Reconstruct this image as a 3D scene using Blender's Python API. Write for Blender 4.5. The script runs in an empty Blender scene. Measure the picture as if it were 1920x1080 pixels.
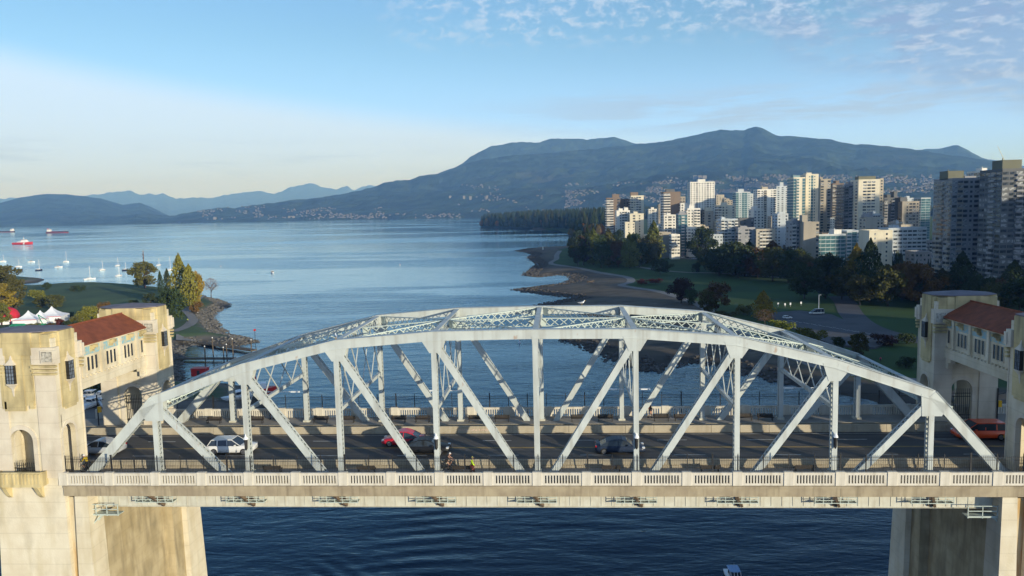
import bpy, bmesh, math, random
import numpy as np
from mathutils import Vector, Matrix, noise
random.seed(7)
R = math.radians
SC = bpy.context.scene
COL = SC.collection
# ---------------------------------------------------------------- camera
F = 1450.0; CX, CD, CH = 2.4303, 68.9233, 56.8036
PIT, YAW, ROL = 0.1001, -0.0640, -0.0225
fw = Vector((math.sin(YAW)*math.cos(PIT), math.cos(YAW)*math.cos(PIT), -math.sin(PIT)))
rt = Vector((math.cos(YAW), -math.sin(YAW), 0)); up = rt.cross(fw)
r2 = rt*math.cos(ROL) + up*math.sin(ROL); u2 = -rt*math.sin(ROL) + up*math.cos(ROL)
CAM = Vector((CX, -CD, CH))
cd = bpy.data.cameras.new('camera'); cam = bpy.data.objects.new('camera', cd); COL.objects.link(cam)
cd.sensor_width = 36; cd.lens = F/1920*36; cd.clip_start = 1; cd.clip_end = 90000
cam.matrix_world = Matrix.Translation(CAM) @ Matrix((r2, u2, -fw)).transposed().to_4x4()
SC.camera = cam
SC.render.resolution_x = 1024; SC.render.resolution_y = 576
SC.view_settings.view_transform = 'Standard'; SC.view_settings.look = 'None'
SC.view_settings.gamma = 1; SC.view_settings.exposure = 0.55
SC.cycles.use_denoising = True
SC.cycles.max_bounces = 6; SC.cycles.volume_bounces = 1; SC.cycles.transparent_max_bounces = 8
SC.cycles.sample_clamp_indirect = 4
# ---------------------------------------------------------------- sun and sky
SUN_EL, SUN_AZ = R(9.5), R(45)       # azimuth: to the right of straight behind the camera
sdir = Vector((math.sin(SUN_AZ)*math.cos(SUN_EL), -math.cos(SUN_AZ)*math.cos(SUN_EL), math.sin(SUN_EL)))
sl = bpy.data.lights.new('sun', 'SUN'); so = bpy.data.objects.new('sun', sl); COL.objects.link(so)
sl.energy = 3.7; sl.angle = R(0.5); sl.color = (1, 0.90, 0.68)
so.rotation_euler = sdir.to_track_quat('Z', 'Y').to_euler()
W = bpy.data.worlds.new('World'); SC.world = W; W.use_nodes = True
def make_world():
    nt = W.node_tree; N = nt.nodes; L = nt.links; N.clear()
    out = N.new('ShaderNodeOutputWorld'); bg = N.new('ShaderNodeBackground'); L.new(bg.outputs[0], out.inputs[0])
    sky = N.new('ShaderNodeTexSky'); sky.sky_type = 'NISHITA'; sky.sun_disc = False
    sky.sun_elevation = SUN_EL; sky.sun_rotation = math.pi - SUN_AZ
    sky.altitude = 50; sky.air_density = 1.0; sky.dust_density = 1.0; sky.ozone_density = 2.5
    tc = N.new('ShaderNodeTexCoord'); sp = N.new('ShaderNodeSeparateXYZ'); L.new(tc.outputs['Generated'], sp.inputs[0])
    def m(op, a, b=None, clamp=False):
        n = N.new('ShaderNodeMath'); n.operation = op; n.use_clamp = clamp
        for i, v in enumerate((a, b)):
            if v is None: continue
            if isinstance(v, (int, float)): n.inputs[i].default_value = v
            else: L.new(v, n.inputs[i])
        return n.outputs[0]
    def ramp(v, a, b):
        n = N.new('ShaderNodeMapRange'); n.interpolation_type = 'SMOOTHSTEP'; L.new(v, n.inputs[0])
        n.inputs[1].default_value = a; n.inputs[2].default_value = b; return n.outputs[0]
    z = m('MAXIMUM', sp.outputs[2], 0.02)
    u = m('DIVIDE', sp.outputs[0], z); v = m('DIVIDE', sp.outputs[1], z)   # position on a flat cloud layer
    cb = N.new('ShaderNodeCombineXYZ'); L.new(u, cb.inputs[0]); L.new(v, cb.inputs[1])
    az = m('DIVIDE', sp.outputs[0], sp.outputs[1])                         # tangent of the azimuth
    def nz(scale, det, rough, dist=0, sx=1, sy=1, off=0):
        mp = N.new('ShaderNodeMapping'); L.new(cb.outputs[0], mp.inputs[0]); mp.inputs['Scale'].default_value = (sx, sy, 1)
        mp.inputs['Location'].default_value = (off, off*.7, 0)
        n = N.new('ShaderNodeTexNoise'); L.new(mp.outputs[0], n.inputs[0]); n.inputs['Scale'].default_value = scale
        n.inputs['Detail'].default_value = det; n.inputs['Roughness'].default_value = rough; n.inputs['Distortion'].default_value = dist
        return n.outputs[0]
    cb2 = N.new('ShaderNodeCombineXYZ'); L.new(az, cb2.inputs[0]); L.new(m('MULTIPLY', sp.outputs[2], 2.0), cb2.inputs[1])
    def nd_(scale, det, rough, sx=1, sy=1, off=0, dist=.2):                # noise across the dome of the sky
        mp = N.new('ShaderNodeMapping'); L.new(cb2.outputs[0], mp.inputs[0]); mp.inputs['Scale'].default_value = (sx, sy, 1); mp.inputs['Location'].default_value = (off, off*.6, 0)
        n = N.new('ShaderNodeTexNoise'); L.new(mp.outputs[0], n.inputs[0]); n.inputs['Scale'].default_value = scale; n.inputs['Detail'].default_value = det; n.inputs['Roughness'].default_value = rough; n.inputs['Distortion'].default_value = dist
        return n.outputs[0]
    # ripples of high cloud: small white flecks at top centre, a lavender sheet at upper right
    fleck = ramp(nd_(46, 4, .62, 1, .9, 3), .46, .66)
    patch = ramp(nd_(5, 3, .5, 1, 1, 8.4), .34, .52)
    regA = m('MULTIPLY', m('MULTIPLY', ramp(az, -.26, -.14), m('SUBTRACT', 1, ramp(az, .30, .42))), ramp(sp.outputs[2], .185, .225))
    rip = m('MULTIPLY', m('MULTIPLY', fleck, patch), regA)
    line = m('ADD', m('MULTIPLY', az, -.25), .245)                     # lower edge of the sheet sinks to the right
    regB = m('MULTIPLY', ramp(az, .14, .36), ramp(m('SUBTRACT', sp.outputs[2], line), -.03, .035))
    sheetn = ramp(nd_(9, 7, .66, .8, 1.3, 1.7), .38, .60)
    heavy = m('MULTIPLY', regB, m('MAXIMUM', sheetn, m('MULTIPLY', ramp(az, .34, .5), .75)))
    crest = m('MULTIPLY', heavy, ramp(nd_(38, 5, .64, .8, 1.3, 6), .46, .64))
    # grey streaks just above the mountains
    low = m('MULTIPLY', m('MULTIPLY', ramp(nd_(11, 7, .62, .6, 2.6, 5.2), .38, .58), ramp(az, -.20, .18)),
            m('MULTIPLY', ramp(sp.outputs[2], .085, .108), m('SUBTRACT', 1, ramp(sp.outputs[2], .125, .155))))
    wisp = m('MULTIPLY', m('MULTIPLY', ramp(nd_(9, 6, .62, .4, 3.2, 9.1), .50, .64), ramp(az, .1, -.5)), m('MULTIPLY', ramp(sp.outputs[2], .03, .05), m('SUBTRACT', 1, ramp(sp.outputs[2], .075, .1))))
    # a broad veil of thin white cloud low on the left, its top edge falling to the right
    edge = m('ADD', m('MULTIPLY', az, -.115), .073)
    wob = m('MULTIPLY', nz(.16, 3, .5, .2, 1, .3, 4.2), .02)
    veil = ramp(m('SUBTRACT', sp.outputs[2], m('ADD', edge, wob)), .030, -.014)
    veil = m('MULTIPLY', veil, m('ADD', .8, m('MULTIPLY', nz(.10, 4, .5, .2, 1, .4, 2.2), .3)), True)
    veil = m('MULTIPLY', veil, m('SUBTRACT', 1, ramp(az, .1, .9)))
    tint = N.new('ShaderNodeMix'); tint.data_type = 'RGBA'; tint.blend_type = 'MULTIPLY'; tint.inputs[0].default_value = 1
    L.new(sky.outputs[0], tint.inputs[6]); tint.inputs[7].default_value = SKY_TINT
    def over(base, colr, f):
        n = N.new('ShaderNodeMix'); n.data_type = 'RGBA'; L.new(f, n.inputs[0]); L.new(base, n.inputs[6]); n.inputs[7].default_value = colr
        return n.outputs[2]
    c = over(tint.outputs[2], GLOW, m('MULTIPLY', ramp(sp.outputs[2], .23, .0), .95))
    c = over(c, VEIL, m('MULTIPLY', veil, .92))
    c = over(c, GREYC, m('MULTIPLY', low, .75))
    c = over(c, GREYC, m('MULTIPLY', wisp, .35))
    fade = m('SUBTRACT', 1, ramp(sp.outputs[2], .27, .40)); heavy = m('MULTIPLY', heavy, fade); rip = m('MULTIPLY', rip, fade); crest = m('MULTIPLY', crest, fade)
    c = over(c, SHEETC, m('MULTIPLY', heavy, .9))
    c = over(c, LITC, m('MULTIPLY', crest, .6))
    c = over(c, LITC, m('MULTIPLY', rip, .58))
    L.new(c, bg.inputs[0]); bg.inputs[1].default_value = 0.15
SKY_TINT = (.74, .88, 1.03, 1); GLOW = (2.35, 4.35, 9.8, 1); VEIL = (3.2, 4.25, 5.9, 1); GREYC = (1.9, 2.6, 3.9, 1); SHEETC = (1.25, 1.8, 3.1, 1); LITC = (3.0, 3.6, 4.6, 1)
make_world()
# ---------------------------------------------------------------- helpers
def ray(px, py): return fw + r2*((px-960)/F) - u2*((py-540)/F)
def onz(px, py, z=0.0): d = ray(px, py); return CAM + d*((z-CAM.z)/d.z)
def ony(px, py, y): d = ray(px, py); return CAM + d*((y-CAM.y)/d.y)
def tag(o, label=None, cat=None, group=None, kind=None):
    for k, v in (('label', label), ('category', cat), ('group', group), ('kind', kind)):
        if v: o[k] = v
    return o
def empty(name, loc=(0,0,0), rz=0.0, parent=None):
    o = bpy.data.objects.new(name, None); COL.objects.link(o); o.location = loc; o.rotation_euler = (0,0,rz); o.parent = parent
    o.empty_display_size = .2
    return o
def thing(name, label, cat, loc=(0,0,0), rz=0.0, group=None): return tag(empty(name, loc, rz), label, cat, group)
def children_map():
    return None
def copy_tree(o, parent=None, depth=0):
    c = o.copy(); COL.objects.link(c); c.parent = parent
    for ch in list(o.children): copy_tree(ch, c, depth+1)
    return c
class MB:
    def __init__(s): s.v = []; s.f = []; s.mi = []; s.cur = 0
    def add(s, vs, fs):
        b = len(s.v); s.v += [tuple(p) for p in vs]; s.f += [tuple(b+i for i in f) for f in fs]; s.mi += [s.cur]*len(fs); return s
    def box(s, x0, x1, y0, y1, z0, z1):
        return s.add([(x0,y0,z0),(x1,y0,z0),(x1,y1,z0),(x0,y1,z0),(x0,y0,z1),(x1,y0,z1),(x1,y1,z1),(x0,y1,z1)],
                     [(0,3,2,1),(4,5,6,7),(0,1,5,4),(1,2,6,5),(2,3,7,6),(3,0,4,7)])
    def cbox(s, c, sz, rz=0.0):
        a, b, h = sz[0]/2, sz[1]/2, sz[2]/2; ca, sa = math.cos(rz), math.sin(rz)
        P = [(x, y, z) for z in (-h, h) for x, y in ((-a,-b),(a,-b),(a,b),(-a,b))]
        return s.add([(c[0]+x*ca-y*sa, c[1]+x*sa+y*ca, c[2]+z) for x, y, z in P], [(0,3,2,1),(4,5,6,7),(0,1,5,4),(1,2,6,5),(2,3,7,6),(3,0,4,7)])
    def bar(s, p, q, w, d, side=(0,1,0)):
        # box beam from p to q; d along `side`, w across
        p, q, sd = Vector(p), Vector(q), Vector(side); a = (q-p).normalized(); n = a.cross(sd).normalized()*(w/2); m_ = n.cross(a).normalized()*(d/2)
        vs = [c + e for c in (p, q) for e in (-n-m_, n-m_, n+m_, -n+m_)]
        return s.add(vs, [(0,3,2,1),(4,5,6,7),(0,1,5,4),(1,2,6,5),(2,3,7,6),(3,0,4,7)])
    def tube(s, p, q, r0, r1=None, n=8, cap=True):
        r1 = r0 if r1 is None else r1; p, q = Vector(p), Vector(q); a = (q-p).normalized()
        e = a.orthogonal().normalized(); g = a.cross(e); b = len(s.v)
        for c, r in ((p, r0), (q, r1)):
            for i in range(n):
                t = 2*math.pi*i/n; s.v.append(tuple(c + (e*math.cos(t)+g*math.sin(t))*r))
        for i in range(n): s.f.append((b+i, b+(i+1)%n, b+n+(i+1)%n, b+n+i)); s.mi.append(s.cur)
        if cap:
            s.f.append(tuple(b+i for i in reversed(range(n)))); s.mi.append(s.cur)
            s.f.append(tuple(b+n+i for i in range(n))); s.mi.append(s.cur)
        return s
    def prism(s, poly, z0, z1, top=None):
        n = len(poly); top = top or poly
        vs = [(x, y, z0) for x, y in poly] + [(x, y, z1) for x, y in top]
        return s.add(vs, [tuple(reversed(range(n))), tuple(range(n, 2*n))] + [(i, (i+1)%n, n+(i+1)%n, n+i) for i in range(n)])
    def yprism(s, poly, y0, y1):      # polygon in x,z pushed along y
        n = len(poly); return s.add([(x, y0, z) for x, z in poly]+[(x, y1, z) for x, z in poly],
                     [tuple(range(n)), tuple(reversed(range(n, 2*n)))]+[(i, n+i, n+(i+1)%n, (i+1)%n) for i in range(n)])
    def loft(s, rings, cap=True):     # rings: equal-length lists of points
        b = len(s.v); n = len(rings[0])
        for r_ in rings: s.v += [tuple(p) for p in r_]
        for k in range(len(rings)-1):
            for i in range(n): s.f.append((b+k*n+i, b+k*n+(i+1)%n, b+(k+1)*n+(i+1)%n, b+(k+1)*n+i)); s.mi.append(s.cur)
        if cap:
            s.f.append(tuple(b+i for i in reversed(range(n)))); s.mi.append(s.cur)
            s.f.append(tuple(b+(len(rings)-1)*n+i for i in range(n))); s.mi.append(s.cur)
        return s
    def mesh(s, name, mats, smooth=False):
        me = bpy.data.meshes.new(name); me.from_pydata(s.v, [], s.f)
        mats = mats if isinstance(mats, (list, tuple)) else [mats]
        for m_ in mats: me.materials.append(m_)
        if len(mats) > 1: me.polygons.foreach_set('material_index', s.mi)
        if smooth: me.polygons.foreach_set('use_smooth', [True]*len(me.polygons))
        me.update(); return me
    def build(s, name, mats, parent=None, smooth=False, loc=None, rz=0):
        o = bpy.data.objects.new(name, s.mesh(name, mats, smooth)); COL.objects.link(o); o.parent = parent
        if loc is not None: o.location = loc
        o.rotation_euler.z = rz
        return o
def link(name, me, parent=None, loc=(0,0,0), rz=0.0, sc=(1,1,1)):
    o = bpy.data.objects.new(name, me); COL.objects.link(o); o.parent = parent; o.location = loc; o.rotation_euler.z = rz; o.scale = sc
    return o
def fix_normals(o):
    bm = bmesh.new(); bm.from_mesh(o.data); bmesh.ops.recalc_face_normals(bm, faces=bm.faces); bm.to_mesh(o.data); bm.free(); return o
# ---------------------------------------------------------------- materials
def mat(name, c1, c2=None, rough=.7, scale=1.0, detail=5, metal=0, spec=.4, bump=0, bscale=None, lo=.35, hi=.65, stretch=(1,1,1), extra=None, objcol=False, coat=0, coords='Object'):
    m = bpy.data.materials.new(name); m.use_nodes = True; nt = m.node_tree; N = nt.nodes; L = nt.links
    b = N['Principled BSDF']; b.inputs['Roughness'].default_value = rough; b.inputs['Metallic'].default_value = metal
    b.inputs['Specular IOR Level'].default_value = spec; b.inputs['Coat Weight'].default_value = coat
    c2 = c2 or tuple(v*.8 for v in c1)
    tc = N.new('ShaderNodeTexCoord'); mp = N.new('ShaderNodeMapping'); L.new(tc.outputs[coords], mp.inputs[0]); mp.inputs['Scale'].default_value = stretch
    nz = N.new('ShaderNodeTexNoise'); L.new(mp.outputs[0], nz.inputs[0]); nz.inputs['Scale'].default_value = scale; nz.inputs['Detail'].default_value = detail
    rp = N.new('ShaderNodeMapRange'); rp.inputs[1].default_value = lo; rp.inputs[2].default_value = hi; L.new(nz.outputs[0], rp.inputs[0])
    mx = N.new('ShaderNodeMix'); mx.data_type = 'RGBA'; L.new(rp.outputs[0], mx.inputs[0]); mx.inputs[6].default_value = (*c1, 1); mx.inputs[7].default_value = (*c2, 1)
    col = mx.outputs[2]
    if objcol:
        oi = N.new('ShaderNodeObjectInfo'); mm = N.new('ShaderNodeMix'); mm.data_type = 'RGBA'; mm.blend_type = 'MULTIPLY'; mm.inputs[0].default_value = 1
        L.new(col, mm.inputs[6]); L.new(oi.outputs['Color'], mm.inputs[7]); col = mm.outputs[2]
    if extra: col = extra(N, L, tc, col, b)
    L.new(col, b.inputs['Base Color'])
    if bump:
        bn = N.new('ShaderNodeTexNoise'); L.new(mp.outputs[0], bn.inputs[0]); bn.inputs['Scale'].default_value = bscale or scale*4; bn.inputs['Detail'].default_value = 4
        bp = N.new('ShaderNodeBump'); L.new(bn.outputs[0], bp.inputs['Height']); bp.inputs['Strength'].default_value = bump; bp.inputs['Distance'].default_value = .1; L.new(bp.outputs[0], b.inputs['Normal'])
    return m
def mixover(N, L, col, colr, fac, amt=1.0, blend='MIX'):
    n = N.new('ShaderNodeMix'); n.data_type = 'RGBA'; n.blend_type = blend
    mu = N.new('ShaderNodeMath'); mu.operation = 'MULTIPLY'; L.new(fac, mu.inputs[0]); mu.inputs[1].default_value = amt; L.new(mu.outputs[0], n.inputs[0])
    L.new(col, n.inputs[6]); n.inputs[7].default_value = (*colr, 1); return n.outputs[2]
def noisefac(N, L, tc, scale, lo, hi, stretch=(1,1,1), detail=4, coords='Object', loc=(0,0,0)):
    mp = N.new('ShaderNodeMapping'); L.new(tc.outputs[coords], mp.inputs[0]); mp.inputs['Scale'].default_value = stretch; mp.inputs['Location'].default_value = loc
    nz = N.new('ShaderNodeTexNoise'); L.new(mp.outputs[0], nz.inputs[0]); nz.inputs['Scale'].default_value = scale; nz.inputs['Detail'].default_value = detail
    rp = N.new('ShaderNodeMapRange'); rp.inputs[1].default_value = lo; rp.inputs[2].default_value = hi; L.new(nz.outputs[0], rp.inputs[0]); return rp.outputs[0]
def grime(amt=.5, colr=(.16,.13,.08), lo=.5, hi=.75, scale=.9):
    # rain streaks: noise stretched downwards
    def f(N, L, tc, col, b):
        fac = noisefac(N, L, tc, scale, lo, hi, (1.6, 1.6, .12), 6)
        return mixover(N, L, col, colr, fac, amt)
    return f
M = {}
M['steel'] = mat('bridge_paint', (.485,.52,.50), (.42,.45,.435), .6, .7, extra=lambda N, L, tc, col, b: mixover(N, L, grime(.55, (.25,.23,.19), .5, .76, 1.1)(N, L, tc, col, b), (.30,.15,.06), noisefac(N, L, tc, 1.7, .68, .76, (1,1,.5), 8), .6))
M['lace'] = mat('lattice_paint', (.48,.54,.49), (.42,.48,.44), .55, 2)
M['steel_dirty'] = mat('girder_paint', (.54,.53,.45), (.47,.45,.37), .7, 1.5, extra=grime(.45, (.22,.16,.09), .5, .78, 2.2))
M['rail'] = mat('parapet_concrete', (.62,.58,.50), (.52,.48,.40), .85, .8, extra=grime(.45, (.22,.18,.12), .5, .8, 1.4))
M['slab'] = mat('edge_concrete', (.37,.31,.21), (.27,.22,.15), .9, .7, extra=grime(.6, (.14,.11,.07), .5, .75, 1.6))
M['walk'] = mat('walkway_concrete', (.30,.27,.23), (.23,.21,.18), .9, .5)
M['barrier'] = mat('barrier_concrete', (.40,.35,.26), (.32,.27,.20), .9, .5, extra=grime(.3))
M['dark'] = mat('black_iron', (.015,.015,.016), (.025,.025,.026), .5, 4)
M['black'] = mat('dark_inside', (.008,.008,.01), (.012,.012,.012), .8)
M['rustbrown'] = mat('rusty_bracket', (.16,.12,.08), (.09,.06,.04), .9, 3)
M['bench'] = mat('bench_wood', (.045,.035,.028), (.03,.025,.02), .7, 3)
M['white'] = mat('white_paint', (.75,.76,.76), (.66,.67,.68), .4, 1)
M['wood'] = mat('weathered_wood', (.11,.085,.06), (.07,.055,.04), .85, 2)
M['rust'] = mat('rust', (.30,.12,.03), (.16,.07,.03), .9, 2)
M['trunk'] = mat('bark', (.07,.055,.04), (.04,.032,.025), .95, 3)
M['leaf'] = mat('foliage', (1,1,1), (.55,.6,.55), .8, .35, 3, spec=.15, objcol=True)
M['glass'] = mat('window_glass', (.02,.03,.04), (.035,.04,.05), .1, .2, spec=.45)
M['tyre'] = mat('tyre_rubber', (.015,.015,.015), (.02,.02,.02), .85)
M['chrome'] = mat('wheel_alloy', (.4,.4,.42), (.35,.35,.36), .3, metal=.8)
M['redlamp'] = mat('tail_lamp', (.35,.01,.01), (.3,.01,.01), .2)
M['headlamp'] = mat('lamp_lens', (.7,.7,.68), (.6,.6,.6), .1)
M['yellow'] = mat('yellow_paint', (.75,.42,.01), (.6,.33,.01), .5)
M['red'] = mat('red_paint', (.5,.025,.02), (.38,.02,.02), .5, 1)
M['blue'] = mat('blue_paint', (.03,.08,.3), (.02,.05,.2), .5)
M['skin'] = mat('skin', (.5,.28,.19), (.42,.23,.16), .6)
# ================================================================ the setting: water, land, hills
def water_mat():
    m = bpy.data.materials.new('sea_water'); m.use_nodes = True; nt = m.node_tree; N = nt.nodes; L = nt.links; b = N['Principled BSDF']
    tc = N.new('ShaderNodeTexCoord')
    # calm slicks and wind-ruffled lanes
    f1 = noisefac(N, L, tc, .0035, .42, .62, (.35, 1.3, 1), 5)
    f2 = noisefac(N, L, tc, .012, .40, .65, (.3, 1.2, 1), 4, loc=(3, 9, 0))
    mu = N.new('ShaderNodeMath'); mu.operation = 'MULTIPLY_ADD'; L.new(f1, mu.inputs[0]); mu.inputs[1].default_value = .65
    m2 = N.new('ShaderNodeMath'); m2.operation = 'MULTIPLY'; L.new(f2, m2.inputs[0]); m2.inputs[1].default_value = .35; L.new(m2.outputs[0], mu.inputs[2])
    rg = N.new('ShaderNodeMapRange'); L.new(mu.outputs[0], rg.inputs[0]); rg.inputs[3].default_value = .04; rg.inputs[4].default_value = .16
    def wave(scale, stretch, dist, strength, nrm=None, rotz=0):
        mp = N.new('ShaderNodeMapping'); L.new(tc.outputs['Object'], mp.inputs[0]); mp.inputs['Scale'].default_value = stretch; mp.inputs['Rotation'].default_value = (0,0,rotz)
        nz = N.new('ShaderNodeTexNoise'); L.new(mp.outputs[0], nz.inputs[0]); nz.inputs['Scale'].default_value = scale; nz.inputs['Detail'].default_value = 3; nz.inputs['Distortion'].default_value = .3
        bp = N.new('ShaderNodeBump'); L.new(nz.outputs[0], bp.inputs['Height']); bp.inputs['Distance'].default_value = dist; bp.inputs['Strength'].default_value = strength
        if nrm: L.new(nrm, bp.inputs['Normal'])
        return bp
    pz = N.new('ShaderNodeSeparateXYZ'); L.new(tc.outputs['Object'], pz.inputs[0])
    near = N.new('ShaderNodeMapRange'); L.new(pz.outputs[1], near.inputs[0]); near.inputs[1].default_value = 90; near.inputs[2].default_value = 420; near.inputs[3].default_value = .6; near.inputs[4].default_value = .22
    sm = N.new('ShaderNodeMapRange'); L.new(mu.outputs[0], sm.inputs[0]); sm.inputs[1].default_value = .28; sm.inputs[2].default_value = .62; sm.inputs[3].default_value = .1; sm.inputs[4].default_value = 1.0
    mxs = N.new('ShaderNodeMath'); mxs.operation = 'MAXIMUM'; L.new(sm.outputs[0], mxs.inputs[0]); L.new(near.outputs[0], mxs.inputs[1])
    a = wave(.09, (.6, 1.5, 1), .7, .3, rotz=.3); c = wave(.45, (.5, 1.4, 1), .22, .5, a.outputs[0], rotz=-.25); e = wave(1.7, (.5, 1.3, 1), .07, .6, c.outputs[0], rotz=.15)
    for q in (a, c, e): L.new(mxs.outputs[0], q.inputs['Strength'])
    # body colour below a Fresnel-weighted reflection, faintly tinted by the blue-green water
    df = N.new('ShaderNodeBsdfDiffuse'); df.inputs[0].default_value = (.0002, .0035, .014, 1); gl = N.new('ShaderNodeBsdfGlossy'); gl.inputs[0].default_value = (.70, .88, 1, 1); L.new(rg.outputs[0], gl.inputs['Roughness'])
    fr = N.new('ShaderNodeFresnel'); fr.inputs['IOR'].default_value = 1.2; L.new(e.outputs[0], fr.inputs['Normal']); L.new(e.outputs[0], gl.inputs['Normal'])
    k_ = N.new('ShaderNodeMath'); k_.operation = 'MULTIPLY'; k_.use_clamp = True; k_.inputs[1].default_value = 1.42; L.new(fr.outputs[0], k_.inputs[0])
    ms = N.new('ShaderNodeMixShader'); L.new(k_.outputs[0], ms.inputs[0]); L.new(df.outputs[0], ms.inputs[1]); L.new(gl.outputs[0], ms.inputs[2]); L.new(ms.outputs[0], N['Material Output'].inputs['Surface']); N.remove(b)
    return m
o = MB().add([(-70000,-3000,0),(70000,-3000,0),(70000,80000,0),(-70000,80000,0)], [(0,1,2,3)]).build('water', water_mat()); tag(o, kind='structure')

def px_poly(pts, z=0.0): return [tuple(onz(x, y, z)[:2]) if not isinstance(x, str) else tuple(y) for x, y in pts]
RC = px_poly([(903,425),(915,429),(950,430.5),(985,430),(1000,432),(1045,431.5),(1070,439),(1073,452),(1072,460),(1058,463),(1040,463),(1015,464),(990,466),(968,470),(992,474),(1000,478),(990,483),
  (999,488),(1008,495),(1000,502),(982,517),(1012,519),(1045,515),(1068,517),(1074,524),(1060,530),(1020,536),(963,543),(1000,549),(1048,556),(1086,558),(1060,563),(1010,571),
  (1030,582),(1100,590),(1160,598),(1185,612),(1140,622),(1100,627),(1066,632),(1057,637),(1075,642),(1130,664),(1180,688),(1215,696),(1247,693),(1264,684),(1290,681),(1330,683),(1380,697),(1430,708),(1480,722),(1560,740),(1640,750)])
RC += [(75,62),(84,30),(90,0),(105,-60),(150,-300),(200,-900),(3000,-1500),(9000,4000),(7000,7600),(3500,6100),(1200,5200),(300,4300),(60,3900)]
LC = px_poly([(-60,520),(20,521),(78,522),(84,525),(70,530),(44,532),(48,538),(70,539),(110,536),(150,534),(200,533),(260,536),(320,542),(370,551),(405,560),(427,570),(428,575),(410,583),(397,593),(404,603),(415,617),(430,628),(462,632),(482,641),(455,647),(415,648),(380,645),(345,648),(338,662),(336,700),(345,714),(470,724),(512,770)])
LC += [(-92,84),(-94,20),(-96,-60),(-90,-400),(-3500,-700),(-4500,600),(-2500,900)]
def seg_dist(P, poly):
    A = np.array(poly); B = np.roll(A, -1, 0); best = np.full(len(P), 1e18); inside = np.zeros(len(P), bool)
    x, y = P[:,0], P[:,1]
    for (ax, ay), (bx, by) in zip(A, B):
        dx, dy = bx-ax, by-ay; t = np.clip(((x-ax)*dx+(y-ay)*dy)/(dx*dx+dy*dy+1e-9), 0, 1)
        best = np.minimum(best, (x-ax-t*dx)**2+(y-ay-t*dy)**2)
        c = ((ay > y) != (by > y)); inside ^= c & (x < (bx-ax)*(y-ay)/((by-ay) if by != ay else 1e-9)+ax)
    return np.where(inside, 1, -1)*np.sqrt(best)
def smoothstep(a, b, v): t = np.clip((v-a)/(b-a), 0, 1); return t*t*(3-2*t)
def waveN(P, s, k=0):
    x, y = P[:,0]/s, P[:,1]/s
    return (np.sin(x*1.3+y*.7+k)+np.sin(x*-.8+y*1.9+1.7*k)+np.sin(x*2.3+y*-1.1+.6+k)*.6+np.sin(x*3.1+y*3.7+k*2)*.4)/3
def hR(P):
    d = seg_dist(P, RC) + waveN(P, 9, 1)*1.4 + waveN(P, 3.1, 2)*.6
    z = np.where(d < 0, d*.12, np.minimum(d, 34)*.075 + np.clip(d-34, 0, 500)*.016 + np.clip(d-534, 0, 900)*.012)
    return np.maximum(z, -3)
def hL(P):
    d = seg_dist(P, LC) + waveN(P, 7, 4)*1.2 + waveN(P, 2.7, 2)*.5
    z = np.where(d < 0, d*.2, np.minimum(d, 14)*.24 + np.clip(d-14, 0, 300)*.006)
    return np.maximum(z, -3)
def ground_z(x, y, left):
    P = np.array([[x, y]], float); return float((hL if left else hR)(P)[0])
def gp(px, py, left=None):
    if left is None: left = px < 600
    z = 3.0
    for _ in range(6):
        p = onz(px, py, z); z = .5*z + .5*ground_z(p.x, p.y, left)
    p = onz(px, py, z); p.z = ground_z(p.x, p.y, left); return p
GR = px_poly([(1046,468),(1041,484),(1030,494),(1060,497),(1087,500),(1117,508),(1147,512),(1181,521),(1190,527),(1172,534),(1200,540),(1240,546),(1282,558),(1315,570),(1330,590),(1370,612),(1420,637),(1480,664),(1560,690),(1640,705),(1750,722),(2050,730)], 3)
GR += [(2600,700),(6000,6000),(300,4000)] + px_poly([(1000,424),(1075,441),(1076,462)], 3)
def land(name, hf, xs, ys, grass, poly, mt):
    X, Y = np.meshgrid(xs, ys); P = np.stack([X.ravel(), Y.ravel()], 1); Z = hf(P); nx, ny = len(xs), len(ys)
    d = seg_dist(P, poly)
    g = grass(P, d)
    rock = (1-smoothstep(5, 12, d+waveN(P, 4, 3)*2)) if name == 'ground' else np.zeros(len(P))
    Z = Z + np.where(d > -2, waveN(P, 1.7, 5)*.12*np.clip(1-g, 0, 1), 0)
    idx = np.arange(nx*ny).reshape(ny, nx)
    q = np.stack([idx[:-1,:-1], idx[:-1,1:], idx[1:,1:], idx[1:,:-1]], -1).reshape(-1, 4)
    q = q[(Z[q].max(1) > -1.2)]
    used = np.unique(q); remap = -np.ones(nx*ny, int); remap[used] = np.arange(len(used))
    V = np.column_stack([P[used], Z[used]]); q = remap[q]
    me = bpy.data.meshes.new(name); me.vertices.add(len(V)); me.vertices.foreach_set('co', V.ravel())
    me.loops.add(q.size); me.loops.foreach_set('vertex_index', q.ravel()); me.polygons.add(len(q))
    me.polygons.foreach_set('loop_start', np.arange(0, q.size, 4)); me.polygons.foreach_set('loop_total', np.full(len(q), 4))
    me.polygons.foreach_set('use_smooth', [True]*len(q)); me.update(calc_edges=True)
    ca = me.color_attributes.new('zone', 'FLOAT_COLOR', 'POINT'); arr = np.zeros((len(V), 4)); arr[:,0] = g[used]; arr[:,1] = rock[used]; arr[:,3] = 1
    ca.data.foreach_set('color', arr.ravel()); me.materials.append(mt)
    o = bpy.data.objects.new(name, me); COL.objects.link(o); tag(o, kind='structure'); return o
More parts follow.
